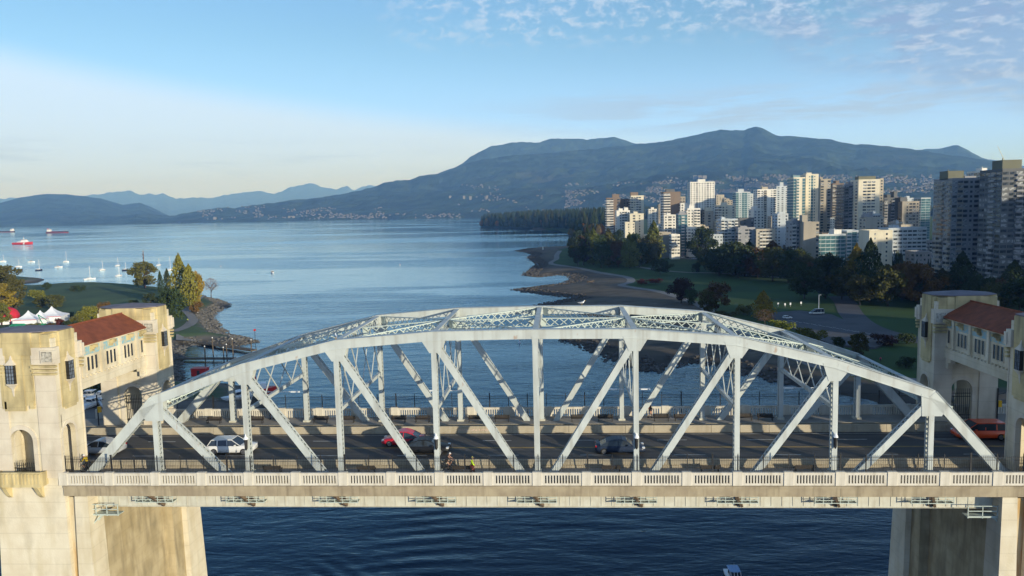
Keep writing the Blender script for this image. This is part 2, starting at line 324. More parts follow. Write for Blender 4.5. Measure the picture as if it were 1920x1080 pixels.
def ground_mat(name, sand, rockc, g1, g2):
    def ex(N, L, tc, col, b):
        at = N.new('ShaderNodeAttribute'); at.attribute_name = 'zone'; sp = N.new('ShaderNodeSeparateColor'); L.new(at.outputs['Color'], sp.inputs[0])
        col = mixover(N, L, col, (.045,.042,.036), noisefac(N, L, tc, .06, .50, .66, (1,2.2,1), detail=9), .75); col = mixover(N, L, col, (.19,.17,.14), noisefac(N, L, tc, .11, .58, .72, (1,1.6,1), detail=9, loc=(5,3,0)), .5)
        col = mixover(N, L, col, rockc, sp.outputs[1], .9)
        # wet band just above the water
        pz = N.new('ShaderNodeSeparateXYZ'); L.new(tc.outputs['Object'], pz.inputs[0])
        wet = N.new('ShaderNodeMapRange'); L.new(pz.outputs[2], wet.inputs[0]); wet.inputs[1].default_value = 1.6; wet.inputs[2].default_value = .4
        col = mixover(N, L, col, (.035,.032,.028), wet.outputs[0], .8)
        gm = N.new('ShaderNodeMix'); gm.data_type = 'RGBA'; L.new(noisefac(N, L, tc, .03, .35, .65, detail=8), gm.inputs[0]); gm.inputs[6].default_value = (*g1, 1); gm.inputs[7].default_value = (*g2, 1)
        g3 = mixover(N, L, gm.outputs[2], (.10,.09,.04), noisefac(N, L, tc, .09, .62, .8, detail=6), .5)
        mx = N.new('ShaderNodeMix'); mx.data_type = 'RGBA'; L.new(sp.outputs[0], mx.inputs[0]); L.new(col, mx.inputs[6]); L.new(g3, mx.inputs[7]); return mx.outputs[2]
    return mat(name, sand, tuple(v*.75 for v in sand), .95, .08, 8, extra=ex, bump=.6, bscale=.8, spec=.2)
xs = np.concatenate([np.arange(-80, 480, 2.6), np.arange(480, 900, 12), np.arange(900, 9000, 180)])
ys = np.concatenate([np.arange(-1500, -60, 90), np.arange(-60, 1000, 2.8), np.arange(1000, 2200, 12), np.arange(2200, 4000, 40), np.arange(4000, 8000, 200)])
land('shore', hR, xs, ys, lambda P, d: smoothstep(-1.5, 1.5, seg_dist(P, GR)+waveN(P, 6, 3)*1.0), RC, ground_mat('beach_and_lawn', (.125,.105,.08), (.035,.033,.03), (.045,.085,.022), (.03,.06,.018)))
xs = np.concatenate([np.arange(-4600, -620, 60), np.arange(-620, -50, 2.6)])
ys = np.concatenate([np.arange(-700, 0, 50), np.arange(0, 620, 2.4), np.arange(620, 1200, 20)])
land('ground', hL, xs, ys, lambda P, d: smoothstep(8, 12, d+waveN(P, 6, 3)*1.5)*smoothstep(-3, 3, 600*0+(P[:,1]-150)), LC, ground_mat('park_lawn', (.17,.15,.13), (.13,.115,.095), (.075,.115,.05), (.045,.075,.036)))

# paths and roads laid on the land
def ribbon(name, pts, w, mt, left, lift=.12, closed=False):
    P = [gp(x, y, left) for x, y in pts]; Q = []
    for i in range(len(P)-1):
        p0 = P[max(i-1,0)]; p1 = P[i]; p2 = P[i+1]; p3 = P[min(i+2, len(P)-1)]; n = max(2, int((p2-p1).length/4))
        for k in range(n):
            t = k/n; Q.append(.5*((2*p1)+(p2-p0)*t+(2*p0-5*p1+4*p2-p3)*t*t+(3*p1-p0-3*p2+p3)*t**3))
    Q.append(P[-1]); mb = MB(); rows = []
    for i, q in enumerate(Q):
        d = (Q[min(i+1,len(Q)-1)]-Q[max(i-1,0)]); d.z = 0; d.normalize(); n = Vector((-d.y, d.x, 0)); rows.append([q+n*(w/2*s) for s in (-1,-.5,0,.5,1)])
    hf = hL if left else hR
    flat = np.array([[p.x, p.y] for r_ in rows for p in r_]); Z = hf(flat)
    vs = [(flat[i,0], flat[i,1], Z[i]+lift) for i in range(len(flat))]
    mb.add(vs, [(i*5+k, i*5+k+1, (i+1)*5+k+1, (i+1)*5+k) for i in range(len(rows)-1) for k in range(4)])
    o = mb.build(name, mt); tag(o, kind='structure'); return o
M['path'] = mat('path_asphalt', (.20,.19,.18), (.15,.145,.14), .9, .3)
M['lot'] = mat('parking_asphalt', (.085,.085,.09), (.06,.06,.065), .9, .1)
ribbon('seawall_path', [(1050,470),(1044,478),(1043,486),(1032,494),(1060,499),(1087,503),(1117,510),(1147,515),(1172,519),(1183,524),(1180,530),(1165,535),(1192,540),(1236,547),(1281,560),(1320,576),(1345,598),(1400,628),(1480,665),(1560,692),(1650,706),(1720,716)], 6, M['path'], False)
ribbon('upper_path', [(1195,500),(1240,507),(1290,511),(1340,512),(1400,516),(1480,522)], 5, M['path'], False)
ribbon('beach_avenue', [(1180,480),(1250,483),(1330,488),(1420,500),(1500,512),(1600,530),(1750,560)], 12, M['lot'], False)
ribbon('park_road', [(1572,556),(1585,568),(1597,590),(1625,612),(1680,630),(1760,645)], 11, M['lot'], False)
ribbon('path', [(388,548),(372,558),(350,578),(356,590),(362,600),(350,612),(325,622)], 5, M['path'], True)
def sheet(name, pts, mt, left, lift):
    P = [gp(x, y, left) for x, y in pts]; z = max(p.z for p in P)+lift
    bm = bmesh.new(); f = bm.faces.new([bm.verts.new((p.x, p.y, z)) for p in P]); r_ = bmesh.ops.extrude_face_region(bm, geom=[f])
    bmesh.ops.translate(bm, verts=[v for v in r_['geom'] if isinstance(v, bmesh.types.BMVert)], vec=(0,0,-1.5)); bmesh.ops.recalc_face_normals(bm, faces=bm.faces)
    me = bpy.data.meshes.new(name); bm.to_mesh(me); bm.free(); me.materials.append(mt); o = bpy.data.objects.new(name, me); COL.objects.link(o); tag(o, kind='structure'); return o, z
lot, LOTZ = sheet('parking_lot', [(1440,588),(1500,583),(1560,590),(1600,608),(1690,634),(1640,655),(1560,650),(1500,622),(1455,606)], M['lot'], False, .15)
mk = MB()
for k in range(14):
    a = onz(1478+k*14, 600+k*2.3, LOTZ+.004); b_ = a + Vector((1.2, -5, 0)); mk.bar(a+Vector((0,0,0)), b_, .14, .008, (0,0,1))
mk.build('parking_marking', M['white']); tag(bpy.data.objects['parking_marking'], kind='structure')

# ---------------------------------------------------------------- hills
def hill_mat():
    def ex(N, L, tc, col, b):
        col = mixover(N, L, col, (.11,.085,.05), noisefac(N, L, tc, .0011, .60, .74, detail=9), .45)
        col = mixover(N, L, col, (.012,.02,.015), noisefac(N, L, tc, .0042, .42, .60, detail=9), .85)
        bn = N.new('ShaderNodeTexNoise'); L.new(tc.outputs['Object'], bn.inputs[0]); bn.inputs['Scale'].default_value = .0045; bn.inputs['Detail'].default_value = 8; bp = N.new('ShaderNodeBump'); L.new(bn.outputs[0], bp.inputs['Height']); bp.inputs['Distance'].default_value = 120; bp.inputs['Strength'].default_value = .9; L.new(bp.outputs[0], b.inputs['Normal'])
        return col
    return mat('forest_slope', (.045,.07,.042), (.03,.052,.035), 1, .0022, 10, spec=.05, extra=ex, bump=0)
HM = hill_mat()
def hills(name, sil, R0, R1, back=2500, nr=30, na=260, shore=None, bulge=.75, rough=1.0, base=0.0):
    sx = [p[0] for p in sil]; sy = [p[1] for p in sil]; V = []; rows = []
    for i in range(na+1):
        px = sx[0]+(sx[-1]-sx[0])*i/na; py = float(np.interp(px, sx, sy)); d = ray(px, py); h = math.hypot(d.x, d.y); ux, uy = d.x/h, d.y/h
        r1 = R1(px) if callable(R1) else R1; r0 = R0(px) if callable(R0) else R0
        H = max(CH + d.z/h*r1, 2.0); row = []
        for k in range(nr+7):
            if k <= nr:
                t = k/nr; r_ = r0+(r1-r0)*t; p = Vector((ux*r_+CX, uy*r_-CD, 0))
                zz = H*(t**bulge*(1-.25*math.sin(math.pi*t)))
                n = noise.fractal(p*.0011, .9, 2.1, 6)*.17*H*math.sin(math.pi*min(t, 1)*.97)**.7*rough + noise.fractal(p*.006, .8, 2.1, 4)*7*rough*min(1, t*4)
                zz += n
                if t < .995: zz = min(zz, CH + (d.z/h)*r_ + (H-CH-(d.z/h)*r_)*0 - 0.0 if False else zz)
                cap_ = CH + (d.z/h)*r_ - 4
                if t < .97: zz = min(zz, max(cap_, 1.5+t*8)) if cap_ > 0 else min(zz, 1.5+t*8)
            else:
                t = (k-nr)/6; r_ = r1+back*t; p = Vector((ux*r_+CX, uy*r_-CD, 0)); zz = H*(1-t)**1.3 - 2*t
            row.append(len(V)); V.append((p.x, p.y, zz+base if k else -3))
        rows.append(row)
    F_ = [(rows[i][k], rows[i+1][k], rows[i+1][k+1], rows[i][k+1]) for i in range(na) for k in range(nr+6)]
    mb = MB(); mb.add(V, F_); o = mb.build(name, HM, smooth=True); tag(o, kind='structure'); return o
def jag(sil, amp, step, seed):
    rnd = random.Random(seed); sx = [p[0] for p in sil]; sy = [p[1] for p in sil]; out = []; x = sx[0]; w = 0
    while x < sx[-1]:
        w = w*.6+rnd.uniform(-amp, amp); out.append((x, float(np.interp(x, sx, sy))+w)); x += step
    return out
H_far = hills('far_mountains', jag([(-80,375),(140,367),(200,362),(228,359),(242,356),(262,365),(290,364),(305,363),(330,371),(400,369),(470,359),(500,361),(515,362),(545,352),(585,345),(605,351),(632,357),(650,348),(662,357),(695,347),(740,352),(800,362),(850,372)], 1.5, 5, 1), 24000, 32000, rough=.6, na=340)
H_isl = hills('island_hills', [(-120,392),(-60,386),(0,381),(40,370),(85,363),(125,364),(190,372),(230,384),(262,380),(285,389),(315,403),(335,414)], 9800, 13500, rough=.8)
H_mid = hills('headland', jag([(150,422),(200,409),(230,404),(260,401),(290,402),(320,404),(370,396),(410,388),(440,389),(470,385),(540,379),(600,374),(650,370),(720,366),(800,360),(900,356),(1000,352),(1200,350)], .8, 5, 3), lambda px: np.interp(px, [150,700,1200],[9400,7200,5600]), lambda px: np.interp(px, [150,400,700,1200],[9900,9600,8900,7300]), rough=.6, na=400)
SIL = [(420,395),(470,386),(540,376),(600,370),(650,362),(680,356),(705,350),(720,342),(745,338),(768,338),(790,329),(830,325),(852,316),(880,306),(910,299),(960,292),(1050,284),(1120,281),(1190,271),(1240,266),(1290,257),(1330,246),(1352,243),(1375,245),(1395,246),(1405,242),(1418,239),(1432,243),(1446,250),(1462,257),(1500,259),(1540,261),(1560,264),(1600,269),(1640,272),(1700,279),(1750,285),(1800,292),(1850,301),(1900,312),(1980,330),(2100,345)]
H_main = hills('mountains', jag(SIL, .5, 4, 4), lambda px: np.interp(px, [420,900,1300,2100],[8200,6600,4900,4600]), lambda px: np.interp(px, [420,700,1000,1400,2100],[9800,10200,10400,10800,10200]), bulge=.95, na=460, nr=44)
H_back = hills('back_ridge', jag([(780,340),(850,316),(866,307),(880,295),(900,285),(920,275),(960,267),(1010,264),(1030,259),(1080,259),(1100,261),(1150,256),(1170,262),(1190,271),(1240,280),(1300,290)], .5, 4, 5), 10800, 13200, na=200)
H_back2 = hills('back_ridge', jag([(1640,290),(1690,282),(1720,281),(1760,278),(1795,273),(1815,283),(1840,297),(1865,306),(1900,325)], .4, 4, 6), 11000, 13800, na=120)
H_back3 = hills('back_ridge', jag([(1780,312),(1840,299),(1870,302),(1900,310),(1960,318),(2050,320)], .4, 5, 7), 14500, 18000, na=100)
for o in (H_back2, H_back3): pass
# ---------------------------------------------------------------- the air between
def make_haze():
    mb = MB().box(-42000, 36000, -260, 38000, -4.5, 1700); m = bpy.data.materials.new('haze'); m.use_nodes = True; N = m.node_tree.nodes; L = m.node_tree.links
    N.remove(N['Principled BSDF']); v = N.new('ShaderNodeVolumePrincipled'); v.inputs['Color'].default_value = HAZE_C; v.inputs['Density'].default_value = HAZE_D; v.inputs['Absorption Color'].default_value = (1,1,1,1); v.inputs['Anisotropy'].default_value = 0.0
    L.new(v.outputs[0], N['Material Output'].inputs['Volume']); o = mb.build('haze', m); tag(o, kind='stuff', label='pale blue morning air over the bay and mountains', cat='haze'); return o
HAZE_C = (.23, .49, 1.0, 1); HAZE_D = 0.000062
make_haze()
# ================================================================ the steel truss bridge
NX = [-44.6,-35.77,-27.05,-18.25,-9.22,0,8.97,17.9,26.43,34.71,43.0]
NT = [None,40.31,43.28,45.38,46.06,46.13,46.05,45.31,43.18,40.36,None]
YN, YF = 0.0, 16.7; ZB = 30.45
bridge = thing('truss_bridge', 'pale green steel through-truss bridge with arched top chords between two concrete gatehouses', 'bridge', (0,8.35,33))
def bpart(mb, name, mt, parent=None, **k):
    o = mb.build(name, mt, parent or bridge); 
    if o.parent is bridge: o.matrix_parent_inverse = Matrix.Translation((0,-8.35,-33))
    return o
def member(p, q, w, dep, y, lace=.55):
    # two solid plates facing the river, laced together on the edges
    mb = MB(); p = Vector((p[0], y, p[1])); q = Vector((q[0], y, q[1])); a = (q-p).normalized(); n = a.cross(Vector((0,1,0))).normalized()
    for s in (-1, 1):
        c = Vector((0, s*(dep/2-.03), 0)); mb.bar(p+c, q+c, w, .05)
        for e in (-1, 1): f = Vector((0, s*(dep/2-.1), 0)) + n*(e*(w/2-.025)); mb.bar(p+f, q+f, .045, .16)
    L_ = (q-p).length; k = max(2, int(L_/lace)); 
    for e in (-1, 1):
        o_ = n*(e*(w/2-.012))
        for i in range(k):
            t0, t1 = i/k, (i+1)/k; A = p+(q-p)*t0+o_; B = p+(q-p)*t1+o_; yy = Vector((0, dep/2-.1, 0))
            mb.bar(A-yy, B+yy, .07, .018, n); mb.bar(A+yy, B-yy, .07, .014, n)
    return mb
def lattice(p, q, depth, th=.22, pitch=None, w=.09, mt=None):
    # flat lattice girder standing on edge
    mb = MB(); p, q = Vector(p), Vector(q); a = (q-p).normalized(); s = Vector((0,0,1)).cross(a).normalized(); n = a.cross(s)
    if n.z < 0: n = -n
    for e in (-1, 1): mb.bar(p+n*(e*depth/2), q+n*(e*depth/2), .09, th, s)
    pitch = pitch or depth*1.05; k = max(2, int((q-p).length/pitch))
    for i in range(k):
        A, B = p+(q-p)*(i/k), p+(q-p)*((i+1)/k)
        mb.bar(A-n*depth/2+s*.05, B+n*depth/2+s*.05, .075, .02, s); mb.bar(A+n*depth/2-s*.05, B-n*depth/2-s*.05, .075, .02, s)
    for c, d_ in ((p, 1), (q, -1)): mb.bar(c, c+a*d_*.5, depth, th*.6, s)
    return mb
for Y in (YN, YF):
    top = [(NX[i], NT[i]-.42) for i in range(1, 10)]
    # top chord: box with an overhanging cover plate
    mb = MB()
    def seg_section(pts, y0, y1, z0, z1):
        # mitred profile along the chord
        rings = []
        for i, (x, z) in enumerate(pts):
            d1 = Vector((pts[i][0]-pts[i-1][0], pts[i][1]-pts[i-1][1])).normalized() if i else None
            d2 = Vector((pts[i+1][0]-pts[i][0], pts[i+1][1]-pts[i][1])).normalized() if i < len(pts)-1 else None
            d = (d1+d2).normalized() if d1 and d2 else (d1 or d2); n = Vector((-d.y, d.x)); k = 1/max(.5, n.dot(Vector((-(d1 or d2).y, (d1 or d2).x))))
            rings.append([(x+n.x*z0*k, y0, z+n.y*z0*k), (x+n.x*z0*k, y1, z+n.y*z0*k), (x+n.x*z1*k, y1, z+n.y*z1*k), (x+n.x*z1*k, y0, z+n.y*z1*k)])
        mb.loft(rings)
    e0 = (NX[0], ZB); e1 = (NX[10], ZB)
    chain = [e0]+top+[e1]
    seg_section(chain[1:-1], Y-.36, Y+.36, -.40, .38)
    seg_section(chain[1:-1], Y-.46, Y+.46, .38, .43)
    seg_section(chain[1:-1], Y-.44, Y+.44, -.43, -.40)
    for q in (top[0], top[-1]): mb.tube((q[0], Y-.362, q[1]), (q[0], Y+.362, q[1]), .425, n=20)
    for i in range(1, 9):       # splice plates
        if i in (2,4,6,8,3,7):
            x, z = NX[i]-.9 if i < 5 else NX[i]+.9, 0
            t = (x-NX[i-1])/(NX[i]-NX[i-1]) if i < 5 else (x-NX[i])/(NX[i+1]-NX[i]); za, zb = (NT[i-1] or 36, NT[i]) if i < 5 else (NT[i], NT[i+1]); z = za+(zb-za)*t-.42
            mb.bar((x-.7, Y, z-.7*(zb-za)/8.9), (x+.7, Y, z+.7*(zb-za)/8.9), .62, .745)
    o = fix_normals(bpart(mb, 'top_chord', M['steel']))
    for a, b in ((e0, top[0]), (e1, top[-1])):
        m_ = member(a, b, .85, .78, Y); p = Vector((a[0], Y, a[1])); q = Vector((b[0], Y, b[1])); n = (q-p).cross(Vector((0,1,0))).normalized(); n = n if n.z > 0 else -n
        m_.bar(p+n*.43, q+n*.43, .04, .9); bpart(m_, 'end_post', M['steel'])
    mb = MB().box(NX[0], NX[10], Y-.35, Y+.35, 29.72, 31.12)
    for x in np.arange(NX[0], NX[10], .95): mb.box(x, x+.05, Y-.39, Y-.35, 29.8, 31.05)
    mb.box(NX[0], NX[10], Y-.45, Y+.45, 31.12, 31.16); mb.box(NX[0], NX[10], Y-.45, Y+.45, 29.67, 29.72)
    bpart(mb, 'bottom_chord', M['steel_dirty'])
    for i in range(1, 10):
        w = .46 if i != 5 else .5
        bpart(member((NX[i], ZB), (NX[i], NT[i]-.8), w, .74, Y, .42), 'vertical', M['steel'])
        g = MB(); x, z = NX[i], NT[i]-.62
        if i != 5:
            sl = (NT[i+1]-NT[i-1])/(NX[i+1]-NX[i-1]) if NT[i+1] and NT[i-1] else (.36 if i == 1 else -.36)
            hw, hb, dp = 1.15, .42, 1.35
            if i in (1, 9): hw, hb, dp = .95, .75, 1.75
            s_ = 1 if i < 5 else -1
            P_ = [(x-hw, z-.05-hw*sl), (x-hb*(.9 if s_ > 0 else 1.5), z-dp), (x+hb*(1.5 if s_ > 0 else .9), z-dp), (x+hw, z-.05+hw*sl)]
            if i in (1, 9): P_ = [(x-hw-(.5 if s_>0 else 0), z-.3-(hw+.3)*abs(sl) if s_ > 0 else z-.1-hw*sl), (x-hb-.1, z-dp), (x+hb+.1, z-dp), (x+hw+(.5 if s_<0 else 0), z-.1+hw*sl if s_ > 0 else z-.3-(hw+.3)*abs(sl))]
            PP = P_
        else:
            PP = [(x-.3, z), (x-.26, z-.7), (x+.26, z-.7), (x+.3, z)]
        for yy in (Y-.385, Y+.365): fix_normals(bpart(MB().yprism(PP, yy, yy+.02), 'gusset_plate', M['steel']))
        g = MB(); g.cbox((x, Y, 32.9 if Y < 5 else 33.2), (.75, .9, .25)); bpart(g, 'base_shoe', M['steel_dirty'])
    for i in range(1, 10):
        if i == 5: continue
        j = i+1 if i < 5 else i-1
        bpart(member((NX[i], NT[i]-.9), (NX[j], ZB), .58, .70, Y, .5), 'diagonal', M['steel'])
# bracing between the two trusses
def mid(i): return Vector((NX[i], (YN+YF)/2, NT[i]-.55))
def nd(i, Y): return Vector((NX[i], Y, NT[i]-.55))
for i in range(1, 10):
    a, b = nd(i, YN+.4), nd(i, YF-.4); mb = lattice(a, b, .8, .42, .8)
    mb.bar(a+Vector((0,0,.44)), b+Vector((0,0,.44)), .05, .5, (1,0,0)); bpart(mb, 'top_strut', M['steel'])
    if i < 9: bpart(lattice(mid(i)+Vector((.35,0,-.05)), mid(i+1)-Vector((.35,0,.05)), .78, .2, .9), 'lateral_girder', M['lace'])
    if i % 2 == 0:
        for j in (i-1, i+1):
            for Y in (YN, YF):
                s = 1 if j > i else -1; e = nd(j, Y); e += Vector((-s*.5, .4 if Y == YN else -.4, 0)); m0 = mid(i)+Vector((s*.3, (-.3 if Y == YN else .3), 0))
                bpart(lattice(m0, e, .78, .2, .85), 'lateral_brace', M['lace'])
    if 2 <= i <= 8:     # sway frame
        zs = 38.75; x = NX[i]; mb = MB(); mb.bar((x, YN+.35, zs), (x, YF-.35, zs), .34, .3, (1,0,0)); n = 4 if i in (2, 8) else 4
        zt = NT[i]-1.0; d = (YF-YN-.8)/n
        for k in range(n):
            y0 = YN+.4+k*d; mb.bar((x-.05, y0, zs), (x-.05, y0+d, zt), .11, .08, (1,0,0)); mb.bar((x+.05, y0, zt), (x+.05, y0+d, zs), .11, .08, (1,0,0))
        bpart(mb, 'sway_frame', M['steel'])
# end portals
for i, s in ((1, -1), (9, 1)):
    a, b = Vector((NX[i]+s*2.0, YN+.4, NT[i]-2.2)), Vector((NX[i]+s*2.0, YF-.4, NT[i]-2.2)); bpart(lattice(a, b, .9, .3, .9), 'portal_strut', M['lace'])
# floor
fl = MB(); fl.box(-80, 80, -1.72, 18.3, 32.05, 32.55); fl.box(-80, 80, 1.60, 15.0, 32.55, 32.98)
bpart(fl, 'floor_slab', M['slab'])
fa = MB()
for Y0, Y1, zt in ((-2.08, -1.72, 32.28), (18.3, 18.66, 32.86)):
    fa.box(-43.98, 42.2, Y0, Y1, 31.32, zt-.2); fa.box(-43.98, 42.2, Y0-.06 if Y0 < 0 else Y0, Y1 if Y0 < 0 else Y1+.06, zt-.2, zt)
    x = -43.98
    while x < 42: fa.box(x, x+.03, Y0-.012, Y0, 31.35, zt-.22) if Y0 < 0 else None; x += 4.4
bpart(fa, 'edge_beam', M['slab'])
fb = MB()
for i in range(0, 11): fb.box(NX[i]-.2, NX[i]+.2, .36, 16.3, 30.3, 32.04)
for y in (3, 6, 9, 12, 15): fb.box(-44, 42.3, y-.12, y+.12, 31.2, 32.04)
bpart(fb, 'floor_beam', M['steel_dirty'])
for i in range(1, 10):
    for Y, s in ((0, -1), (16.7, 1)):
        x = NX[i]; g = MB(); g.bar((x-.35, Y+s*1.7, 31.3), (x+.45, Y+s*.44, 29.85), .3, .22, (1,0,0)); g.cbox((x+.1, Y+s*.42, 30.3), (.5, .12, .9)); g.bar((x-.1, Y+s*.46, 31.25), (x-.1, Y+s*1.9, 31.25), .14, .2, (1,0,0)); bpart(g, 'cantilever_bracket', M['rustbrown'])
    g = MB(); x = NX[i]; x0, x1 = x-1.9, x+1.7
    for z in (30.42, 30.68, 30.92): g.bar((x0, -1.25, z), (x1, -1.25, z), .055, .055)
    
    for k in range(6): xx = x0+(x1-x0)*k/5; g.bar((xx, -1.25, 30.35), (xx, -1.25, 31.3), .05, .05); g.bar((xx, -1.25, 30.42), (xx, -.46, 30.42), .05, .05, (1,0,0))
    g.box(x0, x1, -1.2, -.5, 30.36, 30.39); bpart(g, 'access_platform', M['lace'])
for x0, x1 in ((-42.6, -39.4), (37.6, 41.3)):
    g = MB(); z = 29.2
    g.box(x0, x1, -1.3, -.3, z-.06, z)
    for dz in (.06, .55, 1.0): g.bar((x0, -1.3, z+dz), (x1, -1.3, z+dz), .06, .06)
    for k in range(4): xx = x0+(x1-x0)*k/3; g.bar((xx, -1.3, z-.1), (xx, -1.3, z+1.05), .06, .06)
    e = x0 if x0 < 0 else x1; s = 1 if x0 < 0 else -1
    for yy in (-1.2, -.5): g.bar((e, yy, z-1.6), (e+s*1.5, yy, z-.06), .09, .09); g.bar((e+s*.1, yy, z-1.8), (e+s*.1, yy, z), .09, .09)
    bpart(g, 'access_platform', M['lace'])
# road surfaces on the deck
M['asphalt'] = mat('bridge_asphalt', (.085,.079,.072), (.065,.061,.057), .85, 1.2, 8, stretch=(.15, 1.5, 1), extra=lambda N, L, tc, col, b: mixover(N, L, col, (.115,.107,.098), noisefac(N, L, tc, .8, .5, .75, (.04, 1.6, 1)), .7))
rd = MB().box(-80, 80, 2.0, 11.85, 32.984, 33.0); tag(rd.build('road', M['asphalt']), kind='structure')
wk = MB(); wk.box(-80, 80, -1.70, 1.55, 32.56, 32.7); tag(wk.build('walkway', M['walk']), kind='structure')
wk = MB(); wk.box(-80, 80, 15.05, 18.28, 32.56, 33.12)
for x in np.arange(-78, 80, 2.2): wk.box(x, x+.02, 15.3, 18.2, 33.12, 33.124)
tag(wk.build('walkway', M['walk']), kind='structure')
kb = MB().box(-80, 80, 14.85, 15.045, 32.99, 33.16); tag(kb.build('kerb', M['barrier']), kind='structure')
bl = MB().box(-80, 80, 12.32, 14.84, 32.984, 33.0); tag(bl.build('cycle_lane', M['asphalt']), kind='structure')
M['mark'] = mat('road_paint', (.55,.55,.52), (.40,.40,.38), .8, 2); M['ymark'] = mat('yellow_road_paint', (.50,.33,.08), (.36,.24,.07), .8, 2)
mk = MB(); x = -78
while x < 78: mk.box(x, x+3, 9.25, 9.36, 33.0, 33.004); mk.box(x+1, x+4, 4.42, 4.53, 33.0, 33.004); x += 9
mk.box(-78, 78, 11.35, 11.43, 33.0, 33.004); tag(mk.build('road_marking', M['mark']), kind='structure')
mk = MB(); mk.box(-78, 78, 6.74, 6.82, 33.0, 33.004); mk.box(-78, 78, 6.95, 7.03, 33.0, 33.004); tag(mk.build('centre_line', M['ymark']), kind='structure')
# concrete traffic barriers
def barrier(y, z0, label, xs, gap):
    t = thing('traffic_barrier', label, 'barrier', (0, y, z0), group='concrete barriers along the roadway')
    L0 = 3.0; x = xs[0]; n = 0; me = None
    while x < xs[1]:
        if me is None:
            m_ = MB(); rings = []
            for xx in (-L0/2+.015, L0/2-.015): rings.append([(xx, -.2, 0), (xx, -.2, .1), (xx, -.12, .3), (xx, -.09, .74), (xx, -.07, .76), (xx, .07, .76), (xx, .09, .74), (xx, .12, .3), (xx, .2, .1), (xx, .2, 0)])
            m_.loft(rings); me = m_.mesh('barrier_block', M['barrier'])
        link('barrier_block', me, t, (x+L0/2, 0, 0)); x += L0
    return t
barrier(1.78, 32.72, 'low concrete barrier on the near side of the road, just behind the near truss', (-60, 60), 0)
barrier(12.08, 33.0, 'low concrete barrier on the far side of the road with pale chalk lettering on it', (-60, 60), 0)
# chalk words on the far barrier
def words(txt, size, loc, rot, mt, name, parent=None, ext=.004, sx=1.0):
    cu = bpy.data.curves.new(name, 'FONT'); cu.body = txt; cu.size = size; cu.extrude = ext; o = bpy.data.objects.new(name, cu); COL.objects.link(o)
    bpy.context.view_layer.update(); dg = bpy.context.evaluated_depsgraph_get(); me = bpy.data.meshes.new_from_object(o.evaluated_get(dg)); bpy.data.objects.remove(o)
    me.materials.clear(); me.materials.append(mt); o = bpy.data.objects.new(name, me); COL.objects.link(o); o.location = loc; o.rotation_euler = rot; o.scale = (sx, 1, 1); o.parent = parent; return o
M['chalk'] = mat('chalk', (.62,.42,.36), (.45,.33,.27), .9, 8)
words('RISE  IN UNITY', .52, (-8.9, -.128, .25), (R(84), 0, 0), M['chalk'], 'chalk_writing', bpy.data.objects['traffic_barrier.001'], sx=1.15)
# balustrades and fences
def parapet(Y, z0, h, label, x0, x1, pitch):
    t = thing('balustrade', label, 'balustrade', (0, Y, z0), group='concrete balustrades of the bridge')
    m_ = MB(); bay = pitch-.78; n = 12; m_.box(-bay/2, bay/2, -.10, .10, 0, .19); m_.box(-bay/2, bay/2, -.10, .10, h-.24, h-.05); m_.box(-bay/2, bay/2, -.13, .13, h-.05, h)
    sw, = (.14,); st = (bay-.5)/n
    m_.box(-bay/2, -bay/2+.25+st/2-sw/2, -.10, .10, .19, h-.24); m_.box(bay/2-.25-st/2+sw/2, bay/2, -.10, .10, .19, h-.24)
    for k in range(n-1): xx = -bay/2+.25+st*(k+.5)+sw/2; m_.box(xx, xx+st-sw, -.10, .10, .19, h-.24)
    pan = m_.mesh('baluster_panel', M['rail']); m_ = MB(); m_.box(-.39, .39, -.15, .15, 0, h+.02); m_.box(-.41, .41, -.17, .17, h+.02, h+.07); m_.box(-.41, -.35, -.17, -.15, 0, h); post = m_.mesh('post', M['rail'])
    x = x0
    while x < x1: link('post', post, t, (x, 0, 0)); link('baluster_panel', pan, t, (x+pitch/2, 0, 0)); x += pitch
    link('post', post, t, (x, 0, 0)); return t
parapet(-1.9, 32.3, 1.17, 'near concrete balustrade with narrow slots along the bridge edge facing the camera', -44.9+.9, 41.0, 4.40)
parapet(18.45, 32.87, 1.3, 'far concrete balustrade with narrow slots beyond the far walkway', -53.0, 53, 4.47)
parapet(18.45, 32.87, 1.3, 'x', 60, 62, 4.47) if False else None
def fence(Y, z0, z1, label, x0, x1):
    t = thing('picket_fence', label, 'fence', (0, Y, z0), group='black iron fences above the balustrades'); h = z1-z0
    m_ = MB(); x = x0
    while x < x1: m_.box(x-.008, x+.008, -.008, .008, .1, h-.05); x += .155
    for z in (.1, h-.42, h-.16): m_.box(x0, x1, -.015, .015, z-.015, z+.015)
    m_.build('picket_panel', M['dark'], t); m_ = MB(); m_.box(-.035, .035, -.035, .035, 0, h+.12); m_.tube((0,0,h+.12), (0,0,h+.24), .035, .01, 6); pm = m_.mesh('post', M['dark'])
    m_ = MB(); m_.box(-.06, .06, -.06, .06, 0, h+.16); m_.cbox((0,0,h+.2), (.16,.16,.06)); pm2 = m_.mesh('post', M['dark'])
    k = 0; x = x0
    while x <= x1: link('post', pm2 if k % 5 == 2 else pm, t, (x, 0, 0)); x += 2.2; k += 1
    return t
fence(-1.62, 32.7, 34.85, 'tall black picket fence rising just behind the near balustrade', -43.9, 42.2)
fence(18.8, 33.3, 35.55, 'tall black picket fence rising just behind the far balustrade', -43.5, 42)
